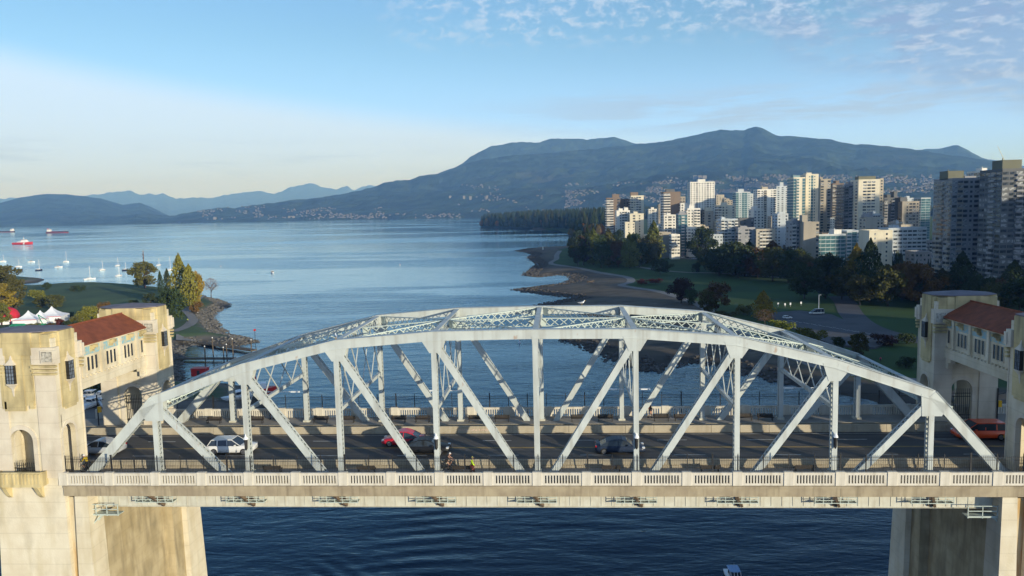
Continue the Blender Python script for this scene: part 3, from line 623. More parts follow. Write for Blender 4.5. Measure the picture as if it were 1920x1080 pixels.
# lanterns fixed to the near posts and twin-arm lamps hung under the sway frames
for n_, i in zip(('leftmost', 'second', 'third', 'rightmost'), (2, 4, 6, 8)):
    t = thing('lantern', 'dark pointed lantern with a white cap on the near truss, %s of the four' % n_, 'lantern', (NX[i], -.55, 36.2), group='lanterns on the near truss posts')
    m_ = MB(); m_.tube((0,0,-1.05), (0,0,-.85), .05, .14, 8); m_.tube((0,0,-.85), (0,0,-.05), .14, .17, 8); m_.build('lamp_body', M['dark'], t)
    m_ = MB(); m_.tube((0,0,0), (0,0,.22), .24, .16, 8); m_.tube((0,0,.22), (0,0,.5), .10, .02, 8); m_.build('cap', M['white'], t)
    m_ = MB(); m_.bar((0,0,.05), (0,.42,.05), .05, .05, (1,0,0)); m_.bar((0,0,.05), (0,.16,-.6), .04, .04, (1,0,0)); m_.build('bracket', M['dark'], t)
    t = thing('street_lamp', 'white twin-arm road lamp hung under the bridge bracing, %s of the four' % n_, 'street lamp', (NX[i]+.1, 8.35, 38.55), group='twin-arm lamps under the bridge bracing')
    m_ = MB(); m_.tube((0,0,0), (0,0,.55), .05, n=6); m_.build('pole', M['white'], t)
    for s in (-1, 1):
        m_ = MB(); m_.bar((0,0,0), (s*1.25,0,.03), .06, .07); m_.build('arm', M['white'], t); m_ = MB(); m_.cbox((s*1.65,0,.02), (.95,.26,.12)); m_.build('lamp_head', M['white'], t)
# benches
def make_bench():
    t = empty('bench'); m_ = MB(); m_.box(-.87, .87, -.24, .22, .36, .42); m_.build('seat', M['bench'], t); m_ = MB()
    for k in range(3): m_.box(-.87, .87, .20+k*.02, .24+k*.02, .42+k*.11, .515+k*.11)
    m_.build('backrest', M['bench'], t)
    for x in (-.75, .75): m_ = MB(); m_.box(x-.03, x+.03, -.2, -.15, 0, .36); m_.box(x-.03, x+.03, .15, .2, 0, .74); m_.box(x-.03, x+.03, -.2, .2, .30, .36); m_.build('leg', M['dark'], t)
    return t
b0 = make_bench(); first = True
ordn = ['leftmost','second','third','fourth','fifth','sixth','seventh','eighth','ninth','tenth','eleventh','twelfth','thirteenth','fourteenth']
fb_ = [401,480,601,651,747,792,892,941,1085,1135,1240,1279,1396,1435]
nb_ = [511,687,866,1146,1331,1508]
for lst, yy, z, py, side in ((fb_, 16.0, 33.12, 785, 'far'), (nb_, .35, 32.7, 874, 'near')):
    for k, px in enumerate(lst):
        o = b0 if first else copy_tree(b0); first = False; x = ony(px, py, yy).x; o.location = (x, yy, z)
        if side == 'near': o.rotation_euler.z = math.pi
        tag(o, 'dark slatted bench on the %s walkway, %s of %s counted from the left' % (side, ordn[k], len(lst) == 14 and 'fourteen' or 'six'), 'bench', 'benches on the %s walkway' % side)

# ================================================================ gatehouses and piers
def lines(N, L, tc, col, amt):
    # faint pour joints every metre and a half
    w = N.new('ShaderNodeTexWave'); w.wave_type = 'BANDS'; w.bands_direction = 'Z'; w.inputs['Scale'].default_value = .21; w.inputs['Distortion'].default_value = .25; w.inputs['Detail'].default_value = 2; L.new(tc.outputs['Object'], w.inputs[0])
    r_ = N.new('ShaderNodeMapRange'); r_.inputs[1].default_value = .985; r_.inputs[2].default_value = 1.0; L.new(w.outputs[0], r_.inputs[0]); return mixover(N, L, col, (.16,.13,.08), r_.outputs[0], amt)
def stucco(name, c1, c2, st, amt):
    return mat(name, c1, c2, .9, .6, 7, extra=lambda N, L, tc, col, b: mixover(N, L, mixover(N, L, lines(N, L, tc, col, .16), st, noisefac(N, L, tc, 1.1, .48, .72, (1,1,.18), 6), amt), (.12,.10,.06), noisefac(N, L, tc, .55, .52, .74, (1,1,.5), 9), amt*.75), bump=.15, bscale=6)
M['wall'] = stucco('cream_stucco', (.64,.58,.45), (.57,.50,.37), (.44,.36,.20), .4)
M['stain'] = stucco('stained_stucco', (.58,.48,.26), (.46,.37,.19), (.17,.14,.08), .75)
M['pale'] = stucco('pale_stone', (.62,.56,.45), (.55,.48,.38), (.40,.35,.26), .3)
M['pier'] = stucco('pier_concrete', (.46,.38,.24), (.36,.29,.17), (.17,.135,.08), .65)
def _wave(N, L, tc):
    w = N.new('ShaderNodeTexWave'); w.wave_type = 'BANDS'; w.bands_direction = 'Y'; w.inputs['Scale'].default_value = 1.4; L.new(tc.outputs['Object'], w.inputs[0]); return w
M['tile'] = mat('clay_roof_tiles', (.30,.082,.034), (.19,.05,.022), .85, 1.3, 8, extra=lambda N, L, tc, col, b: mixover(N, L, col, (.07,.025,.015), _wave(N, L, tc).outputs[0], .55))
M['lead'] = mat('lead_roof', (.17,.15,.17), (.12,.11,.13), .7, .6, 6)
M['frieze'] = mat('blue_frieze', (.22,.42,.50), (.45,.42,.30), .8, 3.2, 3, lo=.42, hi=.62)
M['leaded'] = mat('leaded_glass', (.20,.24,.29), (.10,.12,.15), .25, 3, spec=.7)
M['relief'] = mat('carved_relief', (.50,.47,.40), (.25,.23,.19), .9, 4, 3, bump=.9, bscale=5)
MIRC = -1.75
def fin(mb, name, mt, parent, mir):
    if mir: mb.v = [(MIRC-x, y, z) for x, y, z in mb.v]; mb.f = [tuple(reversed(f)) for f in mb.f]
    ox, oy, oz = parent_origin[parent.name]; mb.v = [(x-ox, y-oy, z-oz) for x, y, z in mb.v]
    o = mb.build(name, mt, parent); return fix_normals(o)
parent_origin = {}
def arch_wall(mb, ax, lo, hi, c0, c1, z0, z1, ac, hw, zs, zb, seg=10):
    # wall in plane of axis ax ('x': spans x, thickness in y) between lo..hi, thickness c0..c1, arched hole centred ac
    def P(a, c, z): return (a, c, z) if ax == 'x' else (c, a, z)
    def slab(a0, a1, za, zb_):
        mb.box(a0, a1, c0, c1, za, zb_) if ax == 'x' else mb.box(c0, c1, a0, a1, za, zb_)
    slab(lo, ac-hw, z0, z1); slab(ac+hw, hi, z0, z1)
    if zb > z0: slab(ac-hw, ac+hw, z0, zb)
    for i in range(seg):
        t0, t1 = math.pi*i/seg, math.pi*(i+1)/seg; a0, a1 = ac-hw*math.cos(t0), ac-hw*math.cos(t1); h0, h1 = zs+hw*math.sin(t0), zs+hw*math.sin(t1)
        vs = [P(a, c, z) for c in (c0, c1) for a, z in ((a0, h0), (a1, h1), (a1, z1), (a0, z1))]
        mb.add(vs, [(0,1,2,3),(7,6,5,4),(0,4,5,1),(3,2,6,7)])
def arch_ring(mb, ax, c, th, ac, zs, r0, r1, leg, seg=12):
    def P(a, z, c_): return (a, c_, z) if ax == 'x' else (c_, a, z)
    pts = [(-1, None)]+[(0, math.pi*i/seg) for i in range(seg+1)]+[(1, None)]; rings = []
    for k, t in pts:
        q = []
        for r in (r0, r1):
            a, z = (ac-r, zs-leg) if k == -1 else (ac+r, zs-leg) if k == 1 else (ac-r*math.cos(t), zs+r*math.sin(t)); q.append((a, z))
        rings.append([P(*q[0], c), P(*q[1], c), P(*q[1], c+th), P(*q[0], c+th)])
    mb.loft(rings)
def gated(mb, ax, c, ac, hw, zb, zt, n=11):
    for k in range(n):
        a = ac-hw+2*hw*(k+.5)/n; z1 = zt + math.sqrt(max(0, hw*hw-(a-ac)**2))*.0
        mb.box(a-.02, a+.02, c-.02, c+.02, zb, z1) if ax == 'x' else mb.box(c-.02, c+.02, a-.02, a+.02, zb, z1)
    for z in (zb+.15, zb+.5, zt-.9, zt-.55): mb.box(ac-hw, ac+hw, c-.03, c+.03, z, z+.06) if ax == 'x' else mb.box(c-.03, c+.03, ac-hw, ac+hw, z, z+.06)
XI = -44.05
def tower(gt, y0, y1, mir, front_low, road_y, far):
    XO = XI-6.5; xc = (XI+XO)/2; yc = (y0+y1)/2
    t = empty('tower', (0,0,0), parent=gt); ox, oy, oz = parent_origin[gt.name]; px_ = (MIRC-xc) if mir else xc; t.location = (px_-ox, yc-oy, 33-oz)
    t.name = 'tower'; parent_origin[t.name] = (px_, yc, 33.0)
    w = MB(); T = .45; zb, zm = 32.0, 38.9; zs, hw = 36.5, 1.12; ao = .35 if far else -.45
    arch_wall(w, 'x', XO, XI, y0, y0+T, zb, zm, xc+ao, hw, zs, 33.2)
    arch_wall(w, 'x', XO, XI, y1-T, y1, zb, zm, xc+ao, hw, zs, 33.2)
    ym = yc-.5 if not far else yc+.2
    for c0, c1 in ((XI-T, XI), (XO, XO+T)): arch_wall(w, 'y', y0+T, y1-T, c0, c1, zb, zm, ym, .95, 36.9, 32.0 if not far else 33.1)
    w.box(XO, XI, y0, y1, zm, 46.1); w.box(XO+T, XI-T, y0+T, y1-T, 32.0, 32.69 if not far else 33.11)
    fin(w, 'wall', M['wall'], t, mir)
    # crown: stepped parapet bays
    w = MB(); w.box(XO+1.1, XI-1.1, y0-.16, y1+.16, 45.0, 46.62); w.box(XO-.05, XI+.05, y0+.5, y1-.5, 45.0, 46.55); w.box(XO+.25, XI-.25, y0-.05, y1+.05, 45.3, 46.5)
    w.box(XO+1.9, XI-1.9, y0-.28, y1+.28, 44.6, 46.7); w.box(XO-.16, XI+.16, yc-1.0, yc+1.0, 44.8, 46.66)
    fin(w, 'crown', M['stain'], t, mir)
    w = MB(); base = [(XO+1.9, y0-.3), (XI-1.9, y0-.3), (XI-1.2, y0-.1), (XI+.1, y0+.7), (XI+.18, yc), (XI+.1, y1-.7), (XI-1.2, y1+.1), (XI-1.9, y1+.3), (XO+1.9, y1+.3), (XO+1.2, y1+.1), (XO-.1, y1-.7), (XO-.18, yc), (XO-.1, y0+.7), (XO+1.2, y0-.1)]
    w.prism(base, 46.70, 46.78); n = len(base)
    w.add([(x, y, 46.78) for x, y in base]+[(xc, yc, 47.12)], [(i, (i+1)%n, n) for i in range(n)]); fin(w, 'roof', M['lead'], t, mir)
    # stained raised panels on front, back and both sides
    w = MB()
    for yy, s in ((y0, -1), (y1, 1)):
        a, b = sorted((yy, yy+s*.14)); w.box(XO+1.3, XI-2.05, a, b, 39.9, 45.3)
        a, b = sorted((yy, yy+s*.22)); w.box(xc+ao-1.2, xc+ao+.8, a, b, 39.4, 45.3)
        for x in (XO+1.4, XI-2.5): w.box(x, x+.4, a, b, 39.6, 40.3)
    for xx, s in ((XI, 1), (XO, -1)): a, b = sorted((xx, xx+s*.12)); w.box(a, b, yc-1.15, yc+1.15, 39.5, 45.2); w.box(a-.03 if s < 0 else a, b if s < 0 else b+.03, yc-.8, yc+.8, 39.3, 39.5)
    fin(w, 'raised_panel', M['stain'], t, mir)
    # corner piers with carved blocks and three ledges
    for cx0, cx1 in ((XI-2.0, XI+.28), (XO-.28, XO+2.0)):
        for yy, s in ((y0, -1), (y1, 1)):
            ya, yb = sorted((yy+(-s)*.5, yy+s*.26))
            w = MB(); w.box(cx0, cx1, ya, yb, 33.0 if False else 43.75, 45.3); mid_ = (cx0+cx1)/2
            if cx0 > xc: w.box(mid_-.1, cx1+.1, *(sorted((yy, yy+s*.42))), 43.9, 45.05)
            else: w.box(cx0-.1, mid_+.1, *(sorted((yy, yy+s*.42))), 43.9, 45.05)
            blk = fin(w, 'corner_block', M['pale'], t, mir)
            w = MB()
            if cx0 > xc: w.box(mid_+.05, cx1-.1, *(sorted((yy+s*.42, yy+s*.47))), 44.0, 44.95)
            else: w.box(cx0+.1, mid_-.05, *(sorted((yy+s*.42, yy+s*.47))), 44.0, 44.95)
            fin(w, 'carved_relief', M['relief'], t, mir)
            w = MB()
            for k, z in enumerate((42.75, 43.1, 43.45)):
                e = .30+.05*k; ya, yb = sorted((yy, yy+s*e)); w.box(cx0-.02*k, cx1+.02*k, ya, yb, z, z+.19)
            fin(w, 'ledge', M['stain'], t, mir)
            w = MB(); ya, yb = sorted((yy, yy+s*.12)); w.box(cx0+.15, cx1-.2, ya, yb, 33.0, 42.75) if not far or s > 0 or True else None; fin(w, 'pilaster', M['pale'], t, mir)
    # leaded windows with pointed hoods
    def window(ax, c, s, a):
        w = MB(); d0, d1 = sorted((c, c+s*.30)); z0_, z1_ = 42.0, 43.75
        (w.box(a-.36, a+.36, d0, d1, z0_, z1_) if ax == 'x' else w.box(d0, d1, a-.36, a+.36, z0_, z1_)); win = fin(w, 'window', M['leaded'], t, mir)
        parent_origin[win.name] = parent_origin[t.name]
        w = MB(); f0, f1 = sorted((c+s*.02, c+s*.34))
        for k in range(4): q = a-.37+k*.74/3; (w.box(q-.02, q+.02, f0, f1, z0_, z1_) if ax == 'x' else w.box(f0, f1, q-.02, q+.02, z0_, z1_))
        for k in range(6): z = z0_+k*1.75/5; (w.box(a-.39, a+.39, f0, f1, z-.02, z+.02) if ax == 'x' else w.box(f0, f1, a-.39, a+.39, z-.02, z+.02))
        o = fin(w, 'window_bars', M['dark'], t, mir); o.parent = win
        w = MB(); e = c+s*.36
        def pt(q, d, z): return (q, d, z) if ax == 'x' else (d, q, z)
        for zt, zz in ((z1_, 1), (z0_, -1)):
            rings = []
            for k, (hw_, dz) in enumerate(((.46, 0), (.45, .07), (.26, .28), (.12, .5), (.04, .85 if zz > 0 else 1.2))):
                z = zt+zz*dz; dd = c+s*(.40*hw_/.56+.02); rings.append([pt(a-hw_, c, z), pt(a+hw_, c, z), pt(a+hw_, dd, z), pt(a-hw_, dd, z)])
            w.loft(rings)
        o = fin(w, 'window_hood', M['pale'], t, mir); o.parent = win
    for yy, s in ((y0-.22, -1), (y1+.22, 1)): window('x', yy, s, xc+ao-.2)
    for xx, s in ((XI+.1, 1), (XO-.1, -1)): window('y', xx, s, yc)
    # arch surrounds
    w = MB()
    for yy, th in ((y0-.08, .08), (y1, .08)): arch_ring(w, 'x', yy, th, xc+ao, zs, hw, hw+.42, 3.3)
    for xx, th in ((XI, .06), (XO-.06, .06)): arch_ring(w, 'y', xx, th, ym, 36.9, .95, 1.2, 3.6)
    fin(w, 'arch_moulding', M['pale'], t, mir)
    w = MB(); w2 = MB()
    if far: gated(w2, 'x', y0+.25, xc+ao, hw, 33.15, 36.6)
    gated(w, 'x', y1-.25 if not far else y1-.25, xc+ao, hw, 33.0, 34.6)
    if not far: gated(w2, 'x', y0+.2, xc+ao, hw, 33.0, 34.4)
    fin(w, 'iron_gate', M['dark'], t, mir); fin(w2, 'iron_gate', M['dark'], t, mir)
    # balcony on the water side
    yo, s = (y0, -1) if not far else (y1, 1)
    w = MB(); a, b = sorted((yo, yo+s*1.05)); X0, X1 = xc+ao-2.25, xc+ao+2.25; w.box(X0, X1, a, b, 32.45, 32.7)
    o1, o2 = sorted((yo+s*.85, yo+s*1.05)); w.box(X0, X1, o1, o2, 32.7, 33.75); w.box(X0, X0+.2, *sorted((yo, yo+s*.85)), 32.7, 33.75); w.box(X1-.2, X1, *sorted((yo, yo+s*.85)), 32.7, 33.75)
    o1, o2 = sorted((yo+s*.80, yo+s*1.13)); w.box(X0-.06, X1+.06, o1, o2, 33.75, 33.86)
    for k in range(13): xx = X0+.15+k*(X1-X0-.3)/12; o1, o2 = sorted((yo+s*1.05, yo+s*1.12)); w.box(xx-.07, xx+.07, o1, o2, 32.75, 33.7)
    bal = fin(w, 'balcony', M['stain'], t, mir)
    for xx in (X0+.5, X1-.9):
        w = MB()
        w.add([(xx, yo, 32.45), (xx+.4, yo, 32.45), (xx+.4, yo+s*.95, 32.45), (xx, yo+s*.95, 32.45), (xx, yo, 31.1), (xx+.4, yo, 31.1), (xx+.4, yo+s*.35, 31.4), (xx, yo+s*.35, 31.4)], [(0,1,2,3),(4,5,6,7),(0,1,5,4),(1,2,6,5),(2,3,7,6),(3,0,4,7)])
        fin(w, 'corbel', M['stain'], t, mir)
    return t
def gatehouse(mir, label):
    gx = MIRC-(XI-3.25) if mir else XI-3.25; gt = thing('gatehouse', label, 'gatehouse', (gx, 8.6, 33), group='concrete gatehouses of the bridge'); parent_origin[gt.name] = (gx, 8.6, 33)
    tower(gt, -1.9, 1.75, mir, 0, 0, False); tower(gt, 15.6, 19.25, mir, 0, 0, True)
    g = empty('gallery', parent=gt); g.location = (0,0,8.5); parent_origin[g.name] = (gx, 8.6, 41.5)
    XG = XI-1.1; XH = XG-4.6; Y0, Y1 = 1.76, 15.59; w = MB(); w.box(XH, XG, Y0, Y1, 40.1, 44.55)
    for xx, s in ((XG, 1), (XH, -1)):
        a, b = sorted((xx, xx+s*.14)); w.box(a, b, Y0, Y1, 40.1, 41.15)
        a, b = sorted((xx, xx+s*.18)); w.box(a, b, Y0, Y1, 41.0, 41.12)
        for k in range(22): yy = Y0+.35+k*.62; w.box(*sorted((xx, xx+s*.2)), yy-.12, yy+.12, 41.12, 41.30)
        for yy in PIL: w.box(*sorted((xx, xx+s*.22)), yy-.2, yy+.2, 41.3, 44.5)
        w.box(*sorted((xx, xx+s*.2)), Y0, Y1, 44.25, 44.55)
    fin(w, 'wall', M['wall'], g, mir)
    for yy, zz in ((1.75, 0), (15.6, 1)):      # brackets where the gallery meets the towers
        s = 1 if yy < 5 else -1
        for xx in (XG-.5, XH): w = MB(); w.box(xx, xx+.5, *sorted((yy, yy+s*1.2)), 39.6, 40.1); w.box(xx, xx+.5, *sorted((yy, yy+s*.7)), 38.95, 39.6); fin(w, 'bracket', M['wall'], g, mir)
    w = MB(); ym0, ym1 = Y0+.0, Y1; xr = (XG+XH)/2; zr = 46.15
    e0, e1 = XH-.55, XG+.55; ze = 44.56
    w.add([(e0, ym0, ze), (e1, ym0, ze), (e1, ym1-.05, ze), (e0, ym1-.05, ze), (xr, ym0+.02, zr), (xr, ym1-.06, zr), (e0, ym0, ze-.12), (e1, ym0, ze-.12), (e1, ym1-.05, ze-.12), (e0, ym1-.05, ze-.12)],
          [(1,2,5,4), (3,0,4,5), (0,1,4), (2,3,5), (1,0,6,7), (2,1,7,8), (3,2,8,9), (0,3,9,6), (6,9,8,7)])
    fin(w, 'roof', M['tile'], g, mir)
    w = MB(); w.bar((xr, ym0+.05, zr+.03), (xr, ym1-.1, zr+.03), .16, .12, (1,0,0)); fin(w, 'ridge_cap', M['tile'], g, mir)
    for xx, s in ((XG, 1), (XH, -1)):
        edges = [Y0+.05]+PIL+[Y1-.05]
        for k in range(len(edges)-1):
            a, b = edges[k]+.22, edges[k+1]-.22
            if b-a < .4: continue
            w = MB(); w.box(*sorted((xx, xx+s*.05)), a, b, 43.35, 44.15); fin(w, 'blue_frieze', M['frieze'], g, mir)
            c = (a+b)/2; w = MB(); w.box(*sorted((xx, xx+s*.45)), c-.18, c+.18, 43.85, 44.2); w.box(*sorted((xx+s*.3, xx+s*.75)), c-.12, c+.12, 44.0, 44.3); w.box(*sorted((xx, xx+s*.25)), c-.26, c+.26, 43.6, 43.95); fin(w, 'carved_bracket', M['stain'], g, mir)
        for c in WN:
            w = MB(); w.box(*sorted((xx+s*.004, xx+s*.03)), c-.22, c+.22, 41.75, 43.1); win = fin(w, 'window', M['glass'], g, mir)
            w = MB(); d = sorted((xx+s*.005, xx+s*.09))
            for y_ in (c-.245, c+.22): w.box(*d, y_, y_+.025, 41.74, 43.13)
            w.box(*d, c-.27, c+.27, 41.64, 41.74); parent_origin[win.name] = parent_origin[g.name]; o = fin(w, 'window_frame', M['wall'], g, mir); o.parent = win
    return gt
PIL = [3.8, 7.1, 10.45, 13.75]; WN = [2.4]+[c+d for c in (5.5, 8.8, 12.1) for d in (-.66, 0, .66)]+[14.8]
gatehouse(False, 'sunlit cream concrete gatehouse with a red tiled gallery at the left end of the bridge')
gatehouse(True, 'shaded concrete gatehouse with a red tiled gallery at the right end of the bridge')
def pier(mir, label):
    gx = MIRC-(XI-3.25) if mir else XI-3.25; p = thing('bridge_pier', label, 'pier', (gx, 8.6, 0), group='concrete piers in the water'); parent_origin[p.name] = (gx, 8.6, 0)
    def taper(x0, x1, y0, y1, z0, z1, fl, name, mt):
        w = MB(); w.prism([(x0-fl, y0-fl), (x1+fl, y0-fl), (x1+fl, y1+fl), (x0-fl, y1+fl)], z0, z1, [(x0, y0), (x1, y0), (x1, y1), (x0, y1)]); return fin(w, name, mt, p, mir)
    taper(XI-6.5, XI, -1.9, 1.75, -4, 31.99, .9, 'near_shaft', M['wall'])
    taper(XI-6.5, XI, 15.6, 19.25, -4, 31.99, .9, 'far_shaft', M['wall'])
    taper(XI-6.5, XI+.75, 1.75, 15.6, -4, 29.6, 1.1, 'cross_wall', M['pier'])
    taper(XI, XI+1.35, -1.5, -.6, -4, 31.0, .5, 'rust_streaked_pilaster', M['rusty'])
    taper(XI+.9, XI+2.15, -1.85, .3, -4, 31.2, .55, 'buttress', M['wall'])
    taper(XI+1.2, XI+1.9, .6, 3.2, -4, 29.3, .8, 'stepped_pilaster', M['pier'])
    taper(XI-1.0, XI+2.35, 15.7, 18.6, -4, 29.6, .9, 'far_buttress', M['wall'])
    taper(XI-1.0, XI+1.75, 13.6, 15.7, -4, 29.6, .9, 'inner_step', M['pier'])
    return p
M['rusty'] = mat('rust_stained_concrete', (.54,.46,.31), (.42,.27,.11), .9, .9, 7, stretch=(1.5,1.5,.3), lo=.42, hi=.66, extra=lambda N, L, tc, col, b: mixover(N, L, col, (.36,.14,.03), noisefac(N, L, tc, .9, .5, .66, (1.5,1.5,.12)), .7))
pier(False, 'tapering sunlit concrete pier with rust stains below the left gatehouse')
pier(True, 'tapering concrete pier in shade below the right gatehouse')
# ================================================================ the city across the bay
def facade(name, c, k=.82, r=.85): return mat(name, c, tuple(v*k for v in c), r, .12, 6, stretch=(1,1,.5), extra=grime(.25, (.2,.19,.17), .5, .8, .5))
FC = {'white': facade('white_facade', (.74,.71,.64)), 'cream': facade('cream_facade', (.68,.62,.48)), 'beige': facade('beige_facade', (.44,.39,.31)), 'brown': facade('brown_facade', (.20,.15,.115)),
      'grey': facade('grey_facade', (.30,.30,.31)), 'dgrey': facade('dark_grey_facade', (.13,.135,.14)), 'teal': facade('teal_facade', (.20,.30,.31)), 'pale': facade('pale_facade', (.50,.54,.56)), 'tan': facade('tan_facade', (.36,.32,.26)), 'olive': facade('olive_facade', (.16,.16,.11))}
M['pane'] = mat('building_glass', (.02,.028,.035), (.07,.08,.09), .12, .35, 2, spec=.8, lo=.45, hi=.55)
M['teal_glass'] = mat('teal_glass', (.04,.10,.12), (.10,.20,.22), .15, .3, 2, spec=.8)
M['blind'] = mat('pale_blinds', (.34,.35,.35), (.14,.15,.16), .6, .6, 1, lo=.48, hi=.52)
rb = random.Random(11)
def building(label, xl, xr, ytop, Y, depth, pat, side, wall, roof=None, hi=False, glass='pane', balc='white', fl=2.95, band=False, cat='building', ybase=None, group=None, steps=None):
    X0, X1 = ony(xl, ytop, Y).x, ony(xr, ytop, Y).x; zt = ony((xl+xr)/2, ytop, Y).z; zg = min(ground_z(X0, Y, False), ground_z(X1, Y+depth, False), 14)
    Wd = X1-X0; H = zt-zg; root = thing('apartment_building', label, cat, (X0, Y, zg), group=group); nf = max(2, int((H-1.2)/fl))
    mts = [FC[wall], M[glass], M['blind']]; w = MB(); w.box(0, Wd, 0, depth, -3, H)
    w.box(-.15, Wd+.15, -.15, depth+.15, H, H+.25)
    for x in (0, Wd-.3): w.box(x, x+.3, 0, depth, H+.25, H+.95)
    w.box(.3, Wd-.3, 0, .3, H+.25, H+.95); w.box(.3, Wd-.3, depth-.3, depth, H+.25, H+.95)
    win = []; bal = []; shapes = {}
    def face(pt, L_, kind):
        n = len(pt); cw = L_/n
        for f in range(nf):
            z = 1.4 + f*(H-1.6)/nf
            for k, ch in enumerate(pt):
                a, b = k*cw, (k+1)*cw
                if ch == 'x' or (f == 0 and ch != 'g' and H > 12): continue
                if ch == 'w': p, q, h0, h1 = a+cw*.28, b-cw*.28, .75, 2.2
                elif ch == 'W': p, q, h0, h1 = a+cw*.08, b-cw*.08, .7, 2.3
                elif ch == 'b': p, q, h0, h1 = a+cw*.06, b-cw*.06, .05, 2.4
                elif ch == 'g': p, q, h0, h1 = a+cw*.03, b-cw*.03, .15, 2.75
                win.append((kind, p, q, z+h0, z+h1, ch)); 
                if ch == 'b': bal.append((kind, a, b, z))
    face(pat, Wd, 'f'); face(side, depth, 's')
    def wbox(mb, it):
        kind, p, q, z0, z1, ch = it; e = .06
        mb.box(p, q, -e, .02, z0, z1) if kind == 'f' else mb.box(-e, .02, p, q, z0, z1)
    def bbox(mb, it):
        kind, a, b, z = it; o_ = 1.25
        for (u0, u1, d0, d1, z0, z1) in ((a+.05, b-.05, -o_, 0, z-.16, z+.02), (a+.05, b-.05, -o_, -o_+.07, z+.06, z+1.0), (a+.05, a+.12, -o_, 0, z+.06, z+1.0), (b-.12, b-.05, -o_, 0, z+.06, z+1.0)):
            mb.box(u0, u1, d0, d1, z0, z1) if kind == 'f' else mb.box(d0, d1, u0, u1, z0, z1)
    if hi:
        w.build('wall', mts[0], root)
        win.sort(key=lambda i: -i[3]); 
        def indiv(items, fn, nm, mt):
            for it in items[:100]:
                if nm == 'window': key = (it[0], round(it[2]-it[1], 2), round(it[4]-it[3], 2), rb.random() < .28 and glass == 'pane'); loc = (it[1], 0, it[3]) if it[0] == 'f' else (0, it[1], it[3]); base = (it[0], 0, it[2]-it[1], 0, it[4]-it[3], it[5])
                else: key = (it[0], round(it[2]-it[1], 2)); loc = (it[1], 0, it[3]) if it[0] == 'f' else (0, it[1], it[3]); base = (it[0], 0, it[2]-it[1], 0)
                if (nm, key) not in shapes: mb = MB(); fn(mb, base); shapes[(nm, key)] = mb.mesh(nm, M['blind'] if nm == 'window' and key[3] else mt)
                link(nm, shapes[(nm, key)], root, loc)
            if len(items) > 100:
                mb = MB()
                for it in items[100:]: 
                    if nm == 'window': mb.cur = 1 if rb.random() < .28 and glass == 'pane' else 0
                    fn(mb, it)
                tag(mb.build(nm, [mt, M['blind']] if nm == 'window' else mt, root), kind='stuff')
        indiv(win, wbox, 'window', M[glass]); bal.sort(key=lambda i: -i[3]); indiv(bal, bbox, 'balcony', FC[balc])
    else:
        for it in win: w.cur = 2 if rb.random() < .25 and glass == 'pane' else 1; wbox(w, it)
        w.cur = 0; w.build('facade', mts, root)
        if bal:
            mb = MB()
            for it in bal: bbox(mb, it)
            tag(mb.build('balconies', FC[balc], root), kind='stuff') if False else mb.build('balcony_tier', FC[balc], root)
    rfs = roof if roof is not None else [(.3, .7, 3.0)]
    for r_ in rfs:
        a, b, h = r_[:3]; mt = FC[r_[3]] if len(r_) > 3 else FC[wall]; mb = MB(); mb.box(Wd*a, Wd*b, depth*.25, depth*.7, H+.25, H+h); mb.box(Wd*a-.1, Wd*b+.1, depth*.25-.1, depth*.7+.1, H+h, H+h+.15)
        mb.box(Wd*a+.5, Wd*a+.9, depth*.3, depth*.3+.4, H+h+.15, H+h+1.2); mb.build('roof_house', mt, root)
    return root
B = building
B('brown slab tower with white balconies, left of the twin pair behind the white blocks', 1137,1163,372,900,18,'bbxW','bxbx','brown',[(.45,.95,5,'brown')],True)
B('brown-topped tower with a cream front, right of the twin pair at the skyline left end', 1183,1207,368,905,20,'WwbWx','bxb','cream',[(0,.6,5,'brown')],True)
B('brown rear wing between the twin towers at the left of the skyline', 1163,1184,374,925,16,'xwwx','xw','brown',[])
B('white stepped block in front of the leftmost brown tower', 1156,1181,396,820,22,'xwbbw','gwx','white',[(.2,.5,3),(.6,.9,4)],True,balc='white')
B('cream low block with a bare front wall beside poplars, left end of the city', 1181,1207,402,800,20,'xWxwx','ww','cream',[(.3,.6,3)])
B('small cream block in front of the white stepped block, behind the leftmost poplars', 1172,1190,418,780,16,'xwxw','w','cream',[])
B('brown tower with a bare side and striped white balconies', 1244,1276,361,850,22,'bbxxx','bb','brown',[(.2,.7,4,'dgrey')],True)
B('tan block attached to the right of the striped brown tower', 1274,1285,370,862,16,'ww','w','tan',[])
B('white stepped block at the foot of the striped brown tower', 1276,1290,382,840,14,'wx','w','white',[])
B('big plain white tower with a grid of small windows, tallest of the skyline left half', 1294,1340,342,1050,24,'wwWwwwWww','wwww','white',[(.35,.65,4.5)],True)
B('white apartment block with curved-looking balconies below the big white tower', 1289,1313,392,770,20,'wwbW','bb','white',[(.2,.6,4)],True)
B('blue-grey narrow block with dark windows beside the white balcony block', 1272,1289,402,752,18,'gbg','gg','grey',[(.2,.7,3)],glass='teal_glass')
B('dark flat-topped block behind the white balcony block', 1309,1324,395,860,18,'WWW','w','dgrey',[])
B('beige block with a mushroom-shaped roof house', 1322,1338,397,840,18,'xWx','w','beige',[(.15,.85,5,'cream')])
B('beige block with stacked balconies on its left edge in mid skyline', 1347,1378,386,830,20,'bwwxw','bb','cream',[(.3,.6,4)],True)
B('far beige tower just right of the big white tower', 1343,1358,366,1250,18,'wwx','w','beige',[])
B('far tan block with a flat roof behind the beige balcony block', 1358,1380,376,1200,20,'wwww','ww','tan',[(.2,.5,3)])
B('greenish glass tower with a stepped pale top', 1380,1407,361,1080,22,'gwggw','gg','pale',[(.2,.6,5)],True,glass='teal_glass')
B('pale blue slab behind the cream balcony tower', 1406,1418,364,1120,20,'ww','ww','pale',[])
